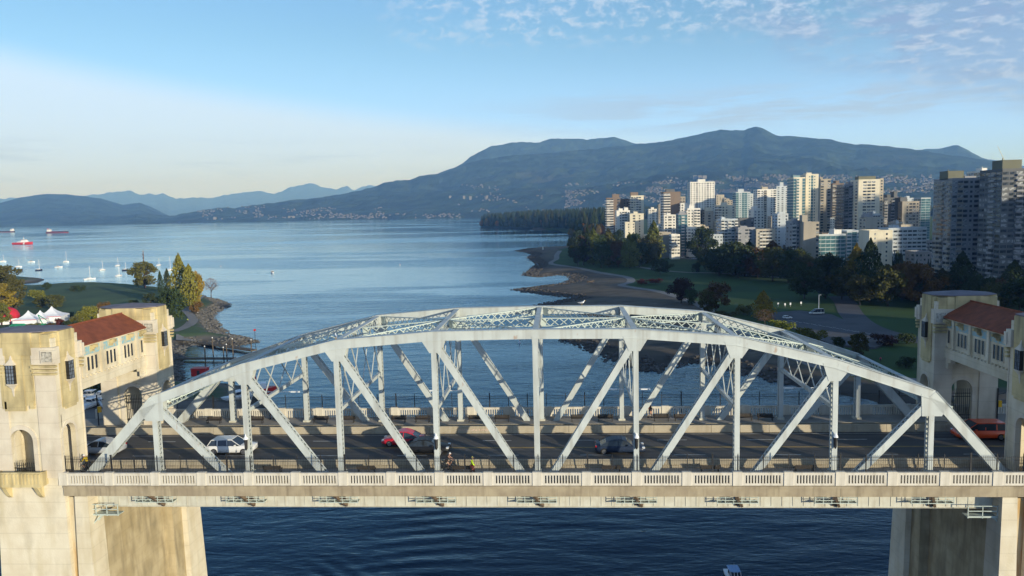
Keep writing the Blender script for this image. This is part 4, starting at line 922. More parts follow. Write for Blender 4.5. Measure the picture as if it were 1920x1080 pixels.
B('cream tower with brown balcony columns in the middle of the skyline', 1420,1456,356,980,22,'WwbxwW','ww','white',[(.3,.6,4,'beige')],True,balc='beige')
B('pale grey tower with a box on its roof behind the cream tower', 1456,1479,350,1180,24,'www','ww','pale',[(.35,.65,7)])
B('bright white cube-topped block in front of the cream tower', 1413,1433,394,790,22,'www','xw','white',[(.1,.5,4)],True)
B('white-blue narrow block with two window columns beside the glass tower', 1458,1478,402,715,20,'wxw','ww','pale',[(.3,.7,2)],True)
B('grey-white terraced block behind the dark round trees', 1352,1384,412,705,22,'bWbWb','WW','pale',[(.1,.3,2.5)])
B('grey terraced block with a dark top storey behind the dark round trees', 1384,1416,428,690,20,'WxWWx','WW','grey',[(.2,.6,2)])
B('beige four-storey block with balconies and a red roof garden', 1418,1454,431,685,18,'xbbbbx','ww','beige',[])
B('dark brick block rising behind the terraced grey block', 1386,1414,410,745,16,'xwxw','w','dgrey',[])
B('long beige three-storey block near the left poplars', 1236,1258,437,735,16,'xxx','x','tan',[])
B('white grid-fronted three-storey block beside the avenue', 1259,1275,441,715,16,'WWW','WW','white',[])
B('pale low block by the avenue behind the dark tree', 1333,1355,441,700,16,'wwww','ww','pale',[])
B('small white flats with balconies by the avenue', 1290,1306,428,740,16,'bww','w','white',[])
B('low cream house-like block at the left end of the avenue', 1207,1234,441,790,14,'wwww','w','cream',[])
B('tall teal and cream glass tower, left shaft with a green top', 1488,1510,334,745,22,'gbxg','ggg','cream',[(.1,.7,3,'teal')],True,glass='teal_glass')
B('tall cream tower with glass strips, right shaft of the glazed pair', 1511,1535,328,755,24,'xwgwx','gg','cream',[(.2,.6,2.5)],True,glass='teal_glass')
B('tan slab tower with dark window strips right of the glass towers', 1539,1558,337,790,26,'WxW','xWx','tan',[(.1,.4,3)],True)
B('grey block with many small balconies in front of the glass towers', 1486,1507,416,555,18,'bwb','ww','grey',[(.3,.6,2.5)],True)
B('bare beige block with a blank wall in front of the glass towers', 1507,1536,418,545,16,'xxxxW','xx','tan',[(.0,.35,6,'tan')])
B('teal glass office block with a rooftop garden behind the yellow poplar', 1530,1586,441,560,26,'gggggg','gg','pale',[(.7,.95,4,'white'),(.3,.5,1.5,'brown')],True,glass='teal_glass')
B('blue-grey glass block between the teal block and the blank cream block', 1588,1626,434,575,24,'WgWg','gg','pale',[],glass='teal_glass')
B('blank cream block with two dark vertical window strips above the park trees', 1630,1674,434,505,20,'xwxxwx','xx','cream',[],True)
B('cream tower with wide paired windows, lit, right of mid skyline', 1610,1650,338,720,22,'xWWWx','ww','cream',[(.1,.9,4,'olive')],True)
B('dark glazed wing on the left of the cream paired-window tower', 1583,1609,347,735,22,'bWb','bb','grey',[(.5,.9,3)],True,balc='dgrey')
B('narrow beige wing behind the right edge of the cream paired-window tower', 1650,1657,336,750,16,'w','w','beige',[])
B('beige block with small windows below the cream paired-window tower', 1624,1657,409,630,16,'xxxww','ww','beige',[(.0,.5,3,'grey')])
B('orange-brown block with stacked balconies in the gap of the skyline', 1561,1583,345,900,20,'bxb','w','brown',[(.4,.7,4)],balc='tan')
B('dark grey balconied block right of the cream paired-window tower', 1658,1690,372,760,22,'bxbxb','bb','dgrey',[(.3,.5,4),(.7,.9,7)],True,balc='grey')
B('brown block attached to the dark grey balconied block', 1692,1724,379,750,20,'xwWWw','ww','tan',[(0,.4,5,'dgrey')],True)
B('pale blue glass block behind the grey twin giants', 1727,1745,372,900,20,'gg','gg','pale',[],glass='teal_glass')
B('long low grey office block with ribbon windows', 1666,1738,429,600,22,'WWWWWWWW','WW','pale',[(.2,.35,3)],True)
B('small grey block half hidden by trees below the long office block', 1716,1745,474,500,16,'wwww','ww','grey',[])
B('grey concrete giant with balconies, left of the two big towers at right', 1786,1858,336,430,24,'WbWwWWb','bWbbW','grey',[(.0,.42,5.5,'olive'),(.45,.75,2)],True,balc='tan')
B('dark grey giant tower with many balconies at the right edge', 1880,1985,318,395,24,'WWbWWWbW','WbWW','dgrey',[(.1,.45,6,'olive')],True,balc='grey')
B('white block with a round tank between the two giant towers', 1838,1862,322,560,20,'ggg','gg','white',[(.4,.8,3)])
ONES = 'first second third fourth fifth sixth seventh eighth ninth'.split(); TEENS = 'tenth eleventh twelfth thirteenth fourteenth fifteenth sixteenth seventeenth eighteenth nineteenth'.split()
def nth(k):
    k += 1
    return ONES[k-1] if k < 10 else TEENS[k-10] if k < 20 else {2:'twentieth',3:'thirtieth',4:'fortieth',5:'fiftieth'}[k//10] if k % 10 == 0 else {2:'twenty',3:'thirty',4:'forty',5:'fifty'}[k//10]+'-'+ONES[k % 10-1]
# anonymous blocks further back
rf = random.Random(5)
for k in range(34):
    x = 1215+k*15.6+rf.uniform(-5, 5); wd = rf.uniform(10, 20); yt = rf.uniform(372, 398); c = rf.choice(['white','cream','beige','tan','grey','pale','pale','brown'])
    B('%s distant mid-rise block half hidden in the skyline, %s from the left' % (c, nth(k)), x, x+wd, yt, rf.uniform(1150, 1500), 20, rf.choice(['wwww','wWw','bwb','WxW']), 'ww', c, [(.3,.6,rf.uniform(2,5))], group='distant blocks half hidden in the skyline')
for k in range(44):
    x = 1235+k*11.2+rf.uniform(-5, 5); wd = rf.uniform(12, 24); yt = rf.uniform(404, 446) if k < 32 else rf.uniform(400, 466); c = rf.choice(['white','pale','beige','tan','grey','cream'])
    B('low %s apartment block packed between the front towers, %s from the left' % (c, nth(k)), x, x+wd, yt, rf.uniform(770, 950) if k < 32 else rf.uniform(640, 760), 18, rf.choice(['wwww','wWw','bwb','WWW']), 'ww', c, [(.3,.6,2.5)], group='low blocks packed between the front towers')
for k in range(20):
    x = 1478+k*13.4+rf.uniform(-4, 4); c = rf.choice(['cream','tan','grey','beige','pale','brown'])
    B('low %s block glimpsed between the park trees and the towers, %s from the left' % (c, nth(k)), x, x+rf.uniform(14, 26), rf.uniform(446, 486), rf.uniform(600, 700), 18, rf.choice(['wwww','wWw','bwb']), 'ww', c, [(.3,.6,2.5)], group='low blocks glimpsed above the park trees')
# construction crane over the right-hand tower
t = thing('tower_crane', 'slanting grey crane jib rising above the right-hand tower', 'crane', tuple(ony(1892, 322, 560)))
a = Vector((0,0,-8)); m_ = MB(); m_.bar(a, (0,0,0), .8, .8); m_.build('mast', M['lace'], t)
j = ony(1870, 271, 560)-ony(1892, 320, 560); m_ = MB(); m_.bar((0,-.4,0), j, .28, .28); m_.bar((.9,0,.6), j, .22, .22)
for k in range(12): p = j*(k/12); q = j*((k+1)/12)+Vector((.9*(1-k/12),0,.6*(1-k/12))); m_.bar(p, q, .14, .14)
m_.build('jib', M['lace'], t)
m_ = MB(); m_.cbox((1.5,0,-.6), (3,1.6,1.8)); m_.build('cab', M['dark'], t)
# unseen downtown towers, added off frame to shade the park and bridge's right end
def shade_tower(c0, c1, s_, h, lab):
    # c across the sun's direction, s_ towards the sun
    x, y = (c0+s_)/math.sqrt(2), (c0-s_)/math.sqrt(2); w = c1-c0; z = max(ground_z(x, y, False), 1); t = thing('apartment_building', lab, 'building', (x, y, z), math.pi/4, 'unseen downtown towers added for shade'); m_ = MB(); d = 24; m_.box(0, w, 0, -d, -5, h-z)
    m_.cur = 1; n = max(3, int(w/5))
    for k in range(int(h/3)-2):
        for j in range(n): a, b = w*(j+.15)/n, w*(j+.85)/n; m_.box(a, b, 0, .05, 2+k*3, 3.9+k*3)
    fix_normals(m_.build('facade', [FC['pale'], M['pane']], t)); m_ = MB(); m_.box(w*.3, w*.7, -d*.7, -d*.3, h-z, h-z+4); m_.build('roof_house', FC['grey'], t)
SH = [(36,70,110,64),(72,98,118,58),(101,128,110,68),(134,190,170,104),(196,250,185,92),(262,318,170,112),(350,400,190,84),(410,440,165,92),(456,492,190,104),(508,545,190,90),(552,610,170,98),(626,700,185,122),(712,770,170,136),(780,840,190,124),(852,930,175,134),(940,1000,190,120)]
for k, (a, b, s_, h) in enumerate(SH): shade_tower(a, b, s_, h, 'pale unseen downtown tower right of the camera, added for its shade, %s along the shore' % ('first second third fourth fifth sixth seventh eighth ninth tenth eleventh twelfth thirteenth fourteenth fifteenth sixteenth'.split()[k]))
# ================================================================ trees
def leaf_mesh(name, kind, seed, n=2600):
    # unit tree: height 1, crown radius given by kind, leaf clumps as small quads through the crown
    r = random.Random(seed); v = []; f = []
    def leaf(p, s):
        a = Vector((r.gauss(0,1), r.gauss(0,1), r.gauss(0,1))).normalized(); b = a.orthogonal().normalized(); b.rotate(Matrix.Rotation(r.random()*6.28, 3, a)); c = a.cross(b); i = len(v)
        w = s*r.uniform(.6, 1.3); h = s*r.uniform(.6, 1.3)
        v.extend([p-b*w-c*h*.3, p+b*w*.2-c*h, p+b*w+c*h*.3, p-b*w*.2+c*h]); f.append((i, i+1, i+2, i+3))
    if kind == 'broad':
        blobs = []
        for k in range(40):
            t = r.random()*6.283; zz = r.uniform(-1, 1); q = math.sqrt(1-zz*zz)*r.uniform(.45, .95); rr = .42*(1-.25*max(0, zz))
            blobs.append((Vector((math.cos(t)*q*rr*1.05, math.sin(t)*q*rr*1.05, .54+zz*.40*r.uniform(.75,1))), r.uniform(.09, .17)))
        for k in range(n): c, s = r.choice(blobs); d = Vector((r.gauss(0,1), r.gauss(0,1), r.gauss(0,1))).normalized()*s*r.random()**.4; d.z *= .8; leaf(c+d, .026)
    elif kind == 'poplar':
        for k in range(n):
            t = r.random(); z = .05+.95*t; rad = .42*math.sin(math.pi*min(1, (t+.10)*.93))**.6*(1-t*.62); a = r.random()*6.283
            lump = 1+.22*math.sin(a*3+z*17)+.16*math.sin(a*5-z*31); q = rad*lump*r.random()**.35; leaf(Vector((math.cos(a)*q, math.sin(a)*q, z)), .024)
    elif kind == 'conifer':
        for k in range(n):
            t = r.random()**.8; z = .08+.92*(1-t)**1.0; rad = .42*t; tier = (z*13) % 1; q = rad*(.35+.65*(1-tier))*r.random()**.45; a = r.random()*6.283; q *= 1+.2*math.sin(a*4+int(z*13)*2.1)
            leaf(Vector((math.cos(a)*q, math.sin(a)*q, z-.03*q)), .024)
    elif kind == 'bush':
        blobs = [(Vector((r.uniform(-.36,.36), r.uniform(-.36,.36), r.uniform(.2,.72))), r.uniform(.14,.24)) for k in range(16)]
        for k in range(n): c, s = r.choice(blobs); d = Vector((r.gauss(0,1), r.gauss(0,1), r.gauss(0,1))).normalized()*s*r.random()**.4; p = c+d; p.z = max(.02, p.z); leaf(p, .036)
    elif kind == 'bare':
        for k in range(int(n*.45)):
            t = r.random()*6.283; zz = r.uniform(-.6, 1); q = math.sqrt(max(0, 1-zz*zz))*r.random()**.5; leaf(Vector((math.cos(t)*q*.42, math.sin(t)*q*.42, .62+zz*.37)), .013)
    me = bpy.data.meshes.new(name); me.from_pydata([tuple(p) for p in v], [], f); me.materials.append(M['leaf']); me.update(); return me
def trunk_mesh(name, kind, seed):
    r = random.Random(seed); m_ = MB(); top = {'broad': .5, 'poplar': .8, 'conifer': .92, 'bush': .3, 'bare': .55}[kind]; th = {'bush': .05, 'bare': .028}.get(kind, .026)
    p = Vector((0,0,-.04)); 
    for k in range(4): q = Vector((r.uniform(-.012,.012), r.uniform(-.012,.012), top*(k+1)/4)); m_.tube(p, q, th*(1-k*.2), th*(1-(k+1)*.2), 7, False); p = q
    for k in range(9 if kind in ('broad', 'bare') else 4 if kind == 'bush' else 0):
        a = r.random()*6.283; z = top*r.uniform(.4, .95); e = Vector((math.cos(a)*.3, math.sin(a)*.3, z+r.uniform(.16,.34))); b_ = Vector((0,0,z)); mdl = b_.lerp(e, .5)+Vector((0,0,.03)); m_.tube(b_, mdl, th*.45, th*.28, 5, False); m_.tube(mdl, e, th*.28, th*.08, 5, False)
        if kind == 'bare':
            for j in range(5): a2 = a+r.uniform(-.9,.9); e2 = mdl.lerp(e, r.random())+Vector((math.cos(a2)*.14, math.sin(a2)*.14, r.uniform(.05,.2))); m_.tube(mdl.lerp(e, r.random()), e2, th*.16, th*.04, 4, False)
    return m_.mesh(name, M['trunk'])
PROTO = {k: [(leaf_mesh('crown', k, s*7+i, n), trunk_mesh('trunk', k, s*7+i)) for i in range(m_)] for s, (k, m_, n) in enumerate((('broad', 5, 3800), ('poplar', 3, 2400), ('conifer', 2, 2200), ('bush', 3, 1500), ('bare', 2, 2200)))}
rt_ = random.Random(3)
NAMES = {'broad': ('broadleaf_tree', 'tree'), 'poplar': ('poplar_tree', 'tree'), 'conifer': ('conifer_tree', 'tree'), 'bush': ('shrub', 'shrub'), 'bare': ('bare_tree', 'tree')}
TC = {'dark': (.042,.060,.024), 'green': (.055,.085,.022), 'olive': (.13,.13,.032), 'yg': (.20,.20,.035), 'yellow': (.26,.19,.03), 'orange': (.15,.085,.028), 'rust': (.11,.062,.027), 'red': (.11,.03,.025), 'pink': (.20,.125,.09), 'dred': (.055,.028,.024), 'dolive': (.085,.08,.026)}
def tree(label, px, yb, yt, w, kind, colr, left=None, group=None):
    p = gp(px, yb, left); top = ony(px, yt, p.y).z; h = max(1.5, top-p.z); wm = w/F*(p-CAM).dot(fw)
    nm, ct = NAMES[kind]; t = thing(nm, label, ct, tuple(p), rt_.random()*6.28, group); cm, tm = rt_.choice(PROTO[kind]); wr = {'broad': .72, 'poplar': .52, 'conifer': .7, 'bush': 1.0, 'bare': .86}[kind]; s = wm/wr
    c = link('crown', cm, t, (0,0,0), 0, (s, s, h)); j = rt_.uniform(.85, 1.15); c.color = (*[v*j*rt_.uniform(.93, 1.07) for v in TC[colr]], 1)
    link('trunk', tm, t, (0,0,0), 0, (min(s, h), min(s, h), h)); return t
T = tree
# left park
T('round olive tree with a flagpole rising behind it on the park shore', 271,541,489,44,'broad','olive')
T('slim dark poplar right of the round olive tree, the shorter of two', 302,552,507,9,'poplar','dark')
T('slim dark poplar beside the big yellow-green poplars, the taller of two', 315,549,503,13,'poplar','dark')
T('tallest yellow-green poplar on the left shore', 340,574,475,29,'poplar','yg')
T('shorter yellow-green poplar leaning against the tallest one', 358,577,495,28,'poplar','yg')
T('orange autumn tree at the right edge of the tall poplars', 371,577,508,22,'broad','yellow')
T('low orange-yellow bush at the foot of the tall poplars', 368,588,563,22,'bush','orange')
T('leafless pinkish tree alone near the rocky point', 396,557,521,30,'bare','pink')
T('dark broad evergreen at the foot of the tall poplars', 325,606,538,44,'broad','dark')
T('second dark broad evergreen standing just left of the first', 312,596,548,34,'broad','dark')
T('dark round tree between the gatehouse roof and the slim poplars', 283,580,548,28,'broad','dark')
T('small dark tree left of the dark round tree on the lawn', 252,576,560,20,'bush','dark')
T('olive-orange tree behind the far left gatehouse tower', 200,602,565,30,'broad','orange')
T('yellow-olive tree above the red gallery roof, larger of the pair', 166,607,573,34,'broad','yg')
T('yellow-olive bush above the red gallery roof, smaller of the pair', 145,612,590,28,'bush','olive')
T('olive bush touching the red gallery roof ridge', 182,603,585,24,'bush','olive')
T('big dark tree at the left edge by the moored boats', 8,560,494,56,'broad','dolive')
T('dark green tree behind the yellow tree at the left edge', 30,580,520,40,'broad','dolive')
T('golden tree at the left edge above the red and white dome tent', 2,583,530,46,'broad','yellow')
T('yellow-green bush at the lawn edge near the left', 26,577,556,30,'bush','yg')
T('wide pair of dark bushes in the middle of the left lawn, left one', 138,546,534,16,'bush','dark')
T('wide pair of dark bushes in the middle of the left lawn, right one', 152,546,533,20,'bush','dark')
T('small dark tree at the waterline near the left', 88,544,529,14,'broad','dark')
T('pale yellow wide tree on the left lawn', 70,562,539,36,'bush','yg')
T('brown-olive broad tree on the left lawn', 102,580,551,34,'broad','dolive')
T('brown-olive smaller tree left of the broad one on the lawn', 78,577,556,26,'broad','dolive')
T('dark shrub behind the white tents', 130,598,583,16,'bush','dark')
T('dark red shrub right of the white tents', 112,614,595,18,'bush','red')
T('green shrub in front of the white tents', 64,618,602,26,'bush','olive')
T('reddish olive shrub between tents and tower roof', 93,618,603,20,'bush','rust')
T('leafy tree in front of the dome tent at the left edge', 4,610,566,30,'broad','olive')
T('dark shrub right of the dark red one behind the gatehouse', 133,616,597,22,'bush','dark')
T('dark red small tree behind the moored sailing boats at far left', 38,512,503,12,'bush','dred')
# right park
T('dark tree at the water end of the city treeline', 1086,480,430,34,'broad','dark',False)
T('reddish dark tree in the first clump by the seawall', 1094,497,447,40,'broad','dred',False)
T('tall dark conifer behind the first clump by the seawall', 1102,489,418,30,'conifer','dark',False)
T('lit olive poplar, first from the left along the seawall', 1113,497,427,26,'poplar','olive',False)
T('broad dark tree between the first and second olive poplars', 1128,503,440,30,'broad','dark',False)
T('second olive poplar along the seawall', 1141,500,428,28,'poplar','dolive',False)
T('brown tree between the second and third olive poplars', 1160,501,450,30,'broad','rust',False)
T('third olive poplar, the widest, along the seawall', 1181,503,437,28,'poplar','olive',False)
T('broad dark tree under the third olive poplar', 1199,501,452,34,'broad','dark',False)
T('fourth olive poplar with a pointed side top along the seawall', 1211,494,455,22,'poplar','olive',False)
T('tallest olive poplar at the right of the seawall row', 1226,492,414,30,'poplar','olive',False)
T('small dark round tree on the lawn below the tallest olive poplar', 1238,514,484,34,'broad','dark',False)
T('single tall dark green tree with an orange edge by the avenue', 1314,490,424,46,'broad','dark',False)
T('small dark lawn tree below the tall dark green tree', 1306,511,489,20,'bush','dark',False)
T('dark round tree with brown top, first of the great clump', 1348,518,462,54,'broad','dark',False)
T('biggest dark round tree in the great clump', 1384,521,452,68,'broad','dark',False)
T('dark rusty tree in the middle of the great clump', 1420,521,462,50,'broad','rust',False)
T('dark olive tree near the right of the great clump', 1448,527,460,50,'broad','dolive',False)
T('dark tree at the right end of the great clump', 1478,530,466,44,'broad','dark',False)
T('low red shrubs beside the seawall path, left one', 1203,534,521,26,'bush','red',False)
T('low red shrubs beside the seawall path, right one', 1229,533,519,30,'bush','red',False)
T('dark red tree between the seawall and the lawn', 1277,568,520,42,'broad','dred',False)
T('dark shrub at the foot of the dark red tree', 1296,572,538,26,'bush','dark',False)
T('rusty orange tree in the middle of the right lawn', 1342,585,527,50,'broad','rust',False)
T('olive tree just left of the rusty orange tree', 1328,588,542,34,'broad','dolive',False)
T('dark tree with olive top, left of the park road', 1508,560,492,56,'broad','dark',False)
T('tall dark tree below the teal glass block', 1548,560,474,66,'broad','dark',False)
T('dark tree at the head of the park road', 1578,562,500,46,'broad','dolive',False)
T('bright yellow poplar in front of the teal glass block', 1604,560,457,38,'poplar','yellow',False)
T('tall dark poplar just right of the bright yellow one', 1630,566,448,46,'poplar','dark',False)
T('olive tree at the foot of the dark poplar', 1612,572,512,50,'broad','dolive',False)
T('dark tree with golden top below the blank cream block', 1664,574,498,60,'broad','dolive',False)
T('orange-brown tree right of the golden-topped one', 1722,574,490,64,'broad','orange',False)
T('golden tree behind the orange-brown one', 1692,562,488,44,'broad','orange',False)
T('dark low tree before the grey office block', 1762,572,510,50,'broad','dolive',False)
T('tall dark poplar in front of the grey giant tower', 1802,572,472,48,'poplar','dark',False)
T('dark tree at the base of the grey giant tower', 1838,578,512,50,'broad','dark',False)
T('dark golden tree behind the right gatehouse roof', 1872,582,528,56,'broad','dolive',False)
T('dark tree at the right edge above the gatehouse roof', 1912,584,520,56,'broad','dark',False)
T('tall dark tree at the right edge beside the last tower', 1900,560,488,40,'poplar','dark',False)
T('bright yellow small tree beside the parking lot', 1431,600,545,32,'poplar','yellow',False)
T('leafless pinkish tree under the bright yellow one', 1434,614,580,40,'bare','pink',False)
T('yellow-olive bush at the edge of the parking lot', 1467,622,596,46,'bush','yg',False)
T('olive round bush beside the lot, half behind the truss', 1521,646,607,50,'bush','olive',False)
T('dark yellow shrub left of the bright yellow small tree', 1394,590,569,34,'bush','olive',False)
T('dark shrub just behind the bridge chord', 1360,600,578,36,'bush','dolive',False)
T('dark red round bush by the park road', 1660,648,624,48,'bush','dred',False)
T('dark bush right of the dark red round bush', 1700,645,621,36,'bush','dark',False)
T('slim dark tree beside the lower park road', 1610,672,622,32,'broad','dolive',False)
T('small dark tree at the lower end of the parking lot', 1570,662,630,24,'broad','dark',False)
T('dark hedge bush behind the far right gatehouse tower', 1698,690,668,34,'bush','dark',False)
rg_ = random.Random(9)
for k in range(46):
    px = 1330+k*12.7+rg_.uniform(-5,5); yb = float(np.interp(px, [1330,1480,1560,1700,1900], [508,520,545,560,578]))+rg_.uniform(-8,6); tree('dark tree in the belt between lawn and city, %s from the left' % nth(k), px, yb, yb-rg_.uniform(36,62), rg_.uniform(34,52), rg_.choice(['broad','broad','broad','poplar']), rg_.choice(['dark','dolive','dolive','dark','rust','olive']), False, 'dark trees of the park belt')
for k in range(16):
    px = 1080+k*10+rg_.uniform(-4,4); yb = 494+rg_.uniform(-10,6); tree('dark tree packed behind the seawall poplars, %s from the left' % nth(k), px, yb, yb-rg_.uniform(34,56), rg_.uniform(24,36), rg_.choice(['broad','broad','poplar']), rg_.choice(['dark','dark','dolive','rust']), False, 'dark trees behind the seawall poplars')
# the treeline of the big wooded park, too many trees to tell apart
def forest(name, label, px0, px1, yb, ytf, n, depth, seed, broad=.12, cols=((.022,.036,.018), (.03,.045,.02), (.04,.045,.02)), auto=((.16,.07,.02), (.10,.075,.025))):
    r = random.Random(seed); m_ = MB(); mts = []
    for c in cols+auto: mm = mat('wood_foliage', c, tuple(v*.6 for v in c), .95, .12, 4, spec=.05); mts.append(mm)
    for k in range(n):
        px = r.uniform(px0, px1); b0 = onz(px, yb(px), 3); dd = r.random()**.8*depth; d = Vector((b0.x-CX, b0.y+CD, 0)).normalized(); p = Vector((b0.x, b0.y, 3))+d*dd
        h = (ony(px, ytf(px), p.y).z-p.z)*r.uniform(.72, 1.04); h = max(14, min(h, 58)); rad = h*r.uniform(.13, .2); aut = r.random() < broad and dd < depth*.3; m_.cur = (len(cols)+r.randrange(len(auto))) if aut else r.randrange(len(cols)); a0 = r.random()*6
        if aut:
            h *= .6; rad = h*.36; rings = []
            for q, z in ((.5,.15), (1,.4), (.9,.7), (.45,.95), (.05,1.02)): rings.append([(p.x+math.cos(a0+i*1.047)*rad*q*r.uniform(.8,1.2), p.y+math.sin(a0+i*1.047)*rad*q*r.uniform(.8,1.2), p.z+h*z*r.uniform(.94,1.06)) for i in range(6)])
        else:
            rings = []
            for q, z in ((.9,.06), (1.0,.16), (.62,.36), (.80,.39), (.42,.6), (.56,.63), (.2,.84), (.02,1)): rings.append([(p.x+math.cos(a0+i*1.047)*rad*q*r.uniform(.75,1.25), p.y+math.sin(a0+i*1.047)*rad*q*r.uniform(.75,1.25), p.z+h*z) for i in range(6)])
        m_.loft(rings, False)
    tag(m_.build(name, mts), label=label, cat='woodland', kind='stuff')
forest('woodland', 'dark conifer wood on the point beyond the bay with a few orange trees', 903, 1150, lambda x: np.interp(x, [903,985,1060,1090,1150],[425.5,428,430,436,440]), lambda x: np.interp(x, [903,912,925,960,1000,1060,1100,1150],[405,399,399,396,393,391,389,388]), 1500, 900, 1)
forest('woodland', 'dark wood rising behind the city towers', 1150, 1760, lambda x: 415, lambda x: np.interp(x, [1150,1300,1500,1760],[376,374,380,385]), 900, 700, 2, broad=.03)
forest('woodland', 'rusty autumn trees thick along the shore before the twin towers', 1068, 1136, lambda x: 446, lambda x: np.interp(x, [1068,1090,1136],[418,403,402]), 90, 260, 3, broad=.9)
# street trees in the city
forest('street_trees', 'dark street trees filling the gaps between the city blocks', 1235, 1760, lambda x: np.interp(x, [1235,1500,1760],[474,497,530]), lambda x: np.interp(x, [1235,1500,1760],[452,470,500]), 260, 220, 8, broad=.5)
# rocks heaped along the two shores
def rocks(name, label, poly, idx, left, n, spread, seed, smin=.5, smax=1.5, colr=(.15,.14,.125)):
    r = random.Random(seed); m_ = MB(); pts = [poly[i % len(poly)] for i in idx]; segs = list(zip(pts[:-1], pts[1:])); L_ = [math.dist(a, b) for a, b in segs]; P = []
    hf = hL if left else hR
    for k in range(n):
        (a, b), = r.choices(segs, L_); t = r.random(); x, y = a[0]+(b[0]-a[0])*t, a[1]+(b[1]-a[1])*t; nx, ny = -(b[1]-a[1]), b[0]-a[0]; q = math.hypot(nx, ny)+1e-6; o_ = r.uniform(-1.5, spread)
        P.append((x+nx/q*o_, y+ny/q*o_)); P.append((x-nx/q*o_, y-ny/q*o_))
    A = np.array(P); Z = hf(A); 
    for (x, y), z in zip(P, Z):
        if z < -.5: continue
        s = r.uniform(smin, smax)*.6; a0 = r.random()*6; rings = [[(x+math.cos(a0+i*1.257)*s*q*r.uniform(.7,1.2), y+math.sin(a0+i*1.257)*s*q*r.uniform(.7,1.2), z+s*h) for i in range(5)] for q, h in ((.9,-.3), (1,.15), (.6,.6))]; m_.loft(rings)
    mm = mat('rock', colr, tuple(v*.45 for v in colr), .95, .5, 6); tag(m_.build(name, mm), label=label, cat='rocks', kind='stuff')
rocks('shore_rocks', 'pale and dark boulders heaped round the left park point', LC, range(14, 31), True, 1500, 9, 1)
rocks('shore_rocks', 'dark boulders along the low spits and breakwater of the beach', RC, range(6, 52), False, 5200, 12, 2, .5, 1.9, (.10,.09,.08))
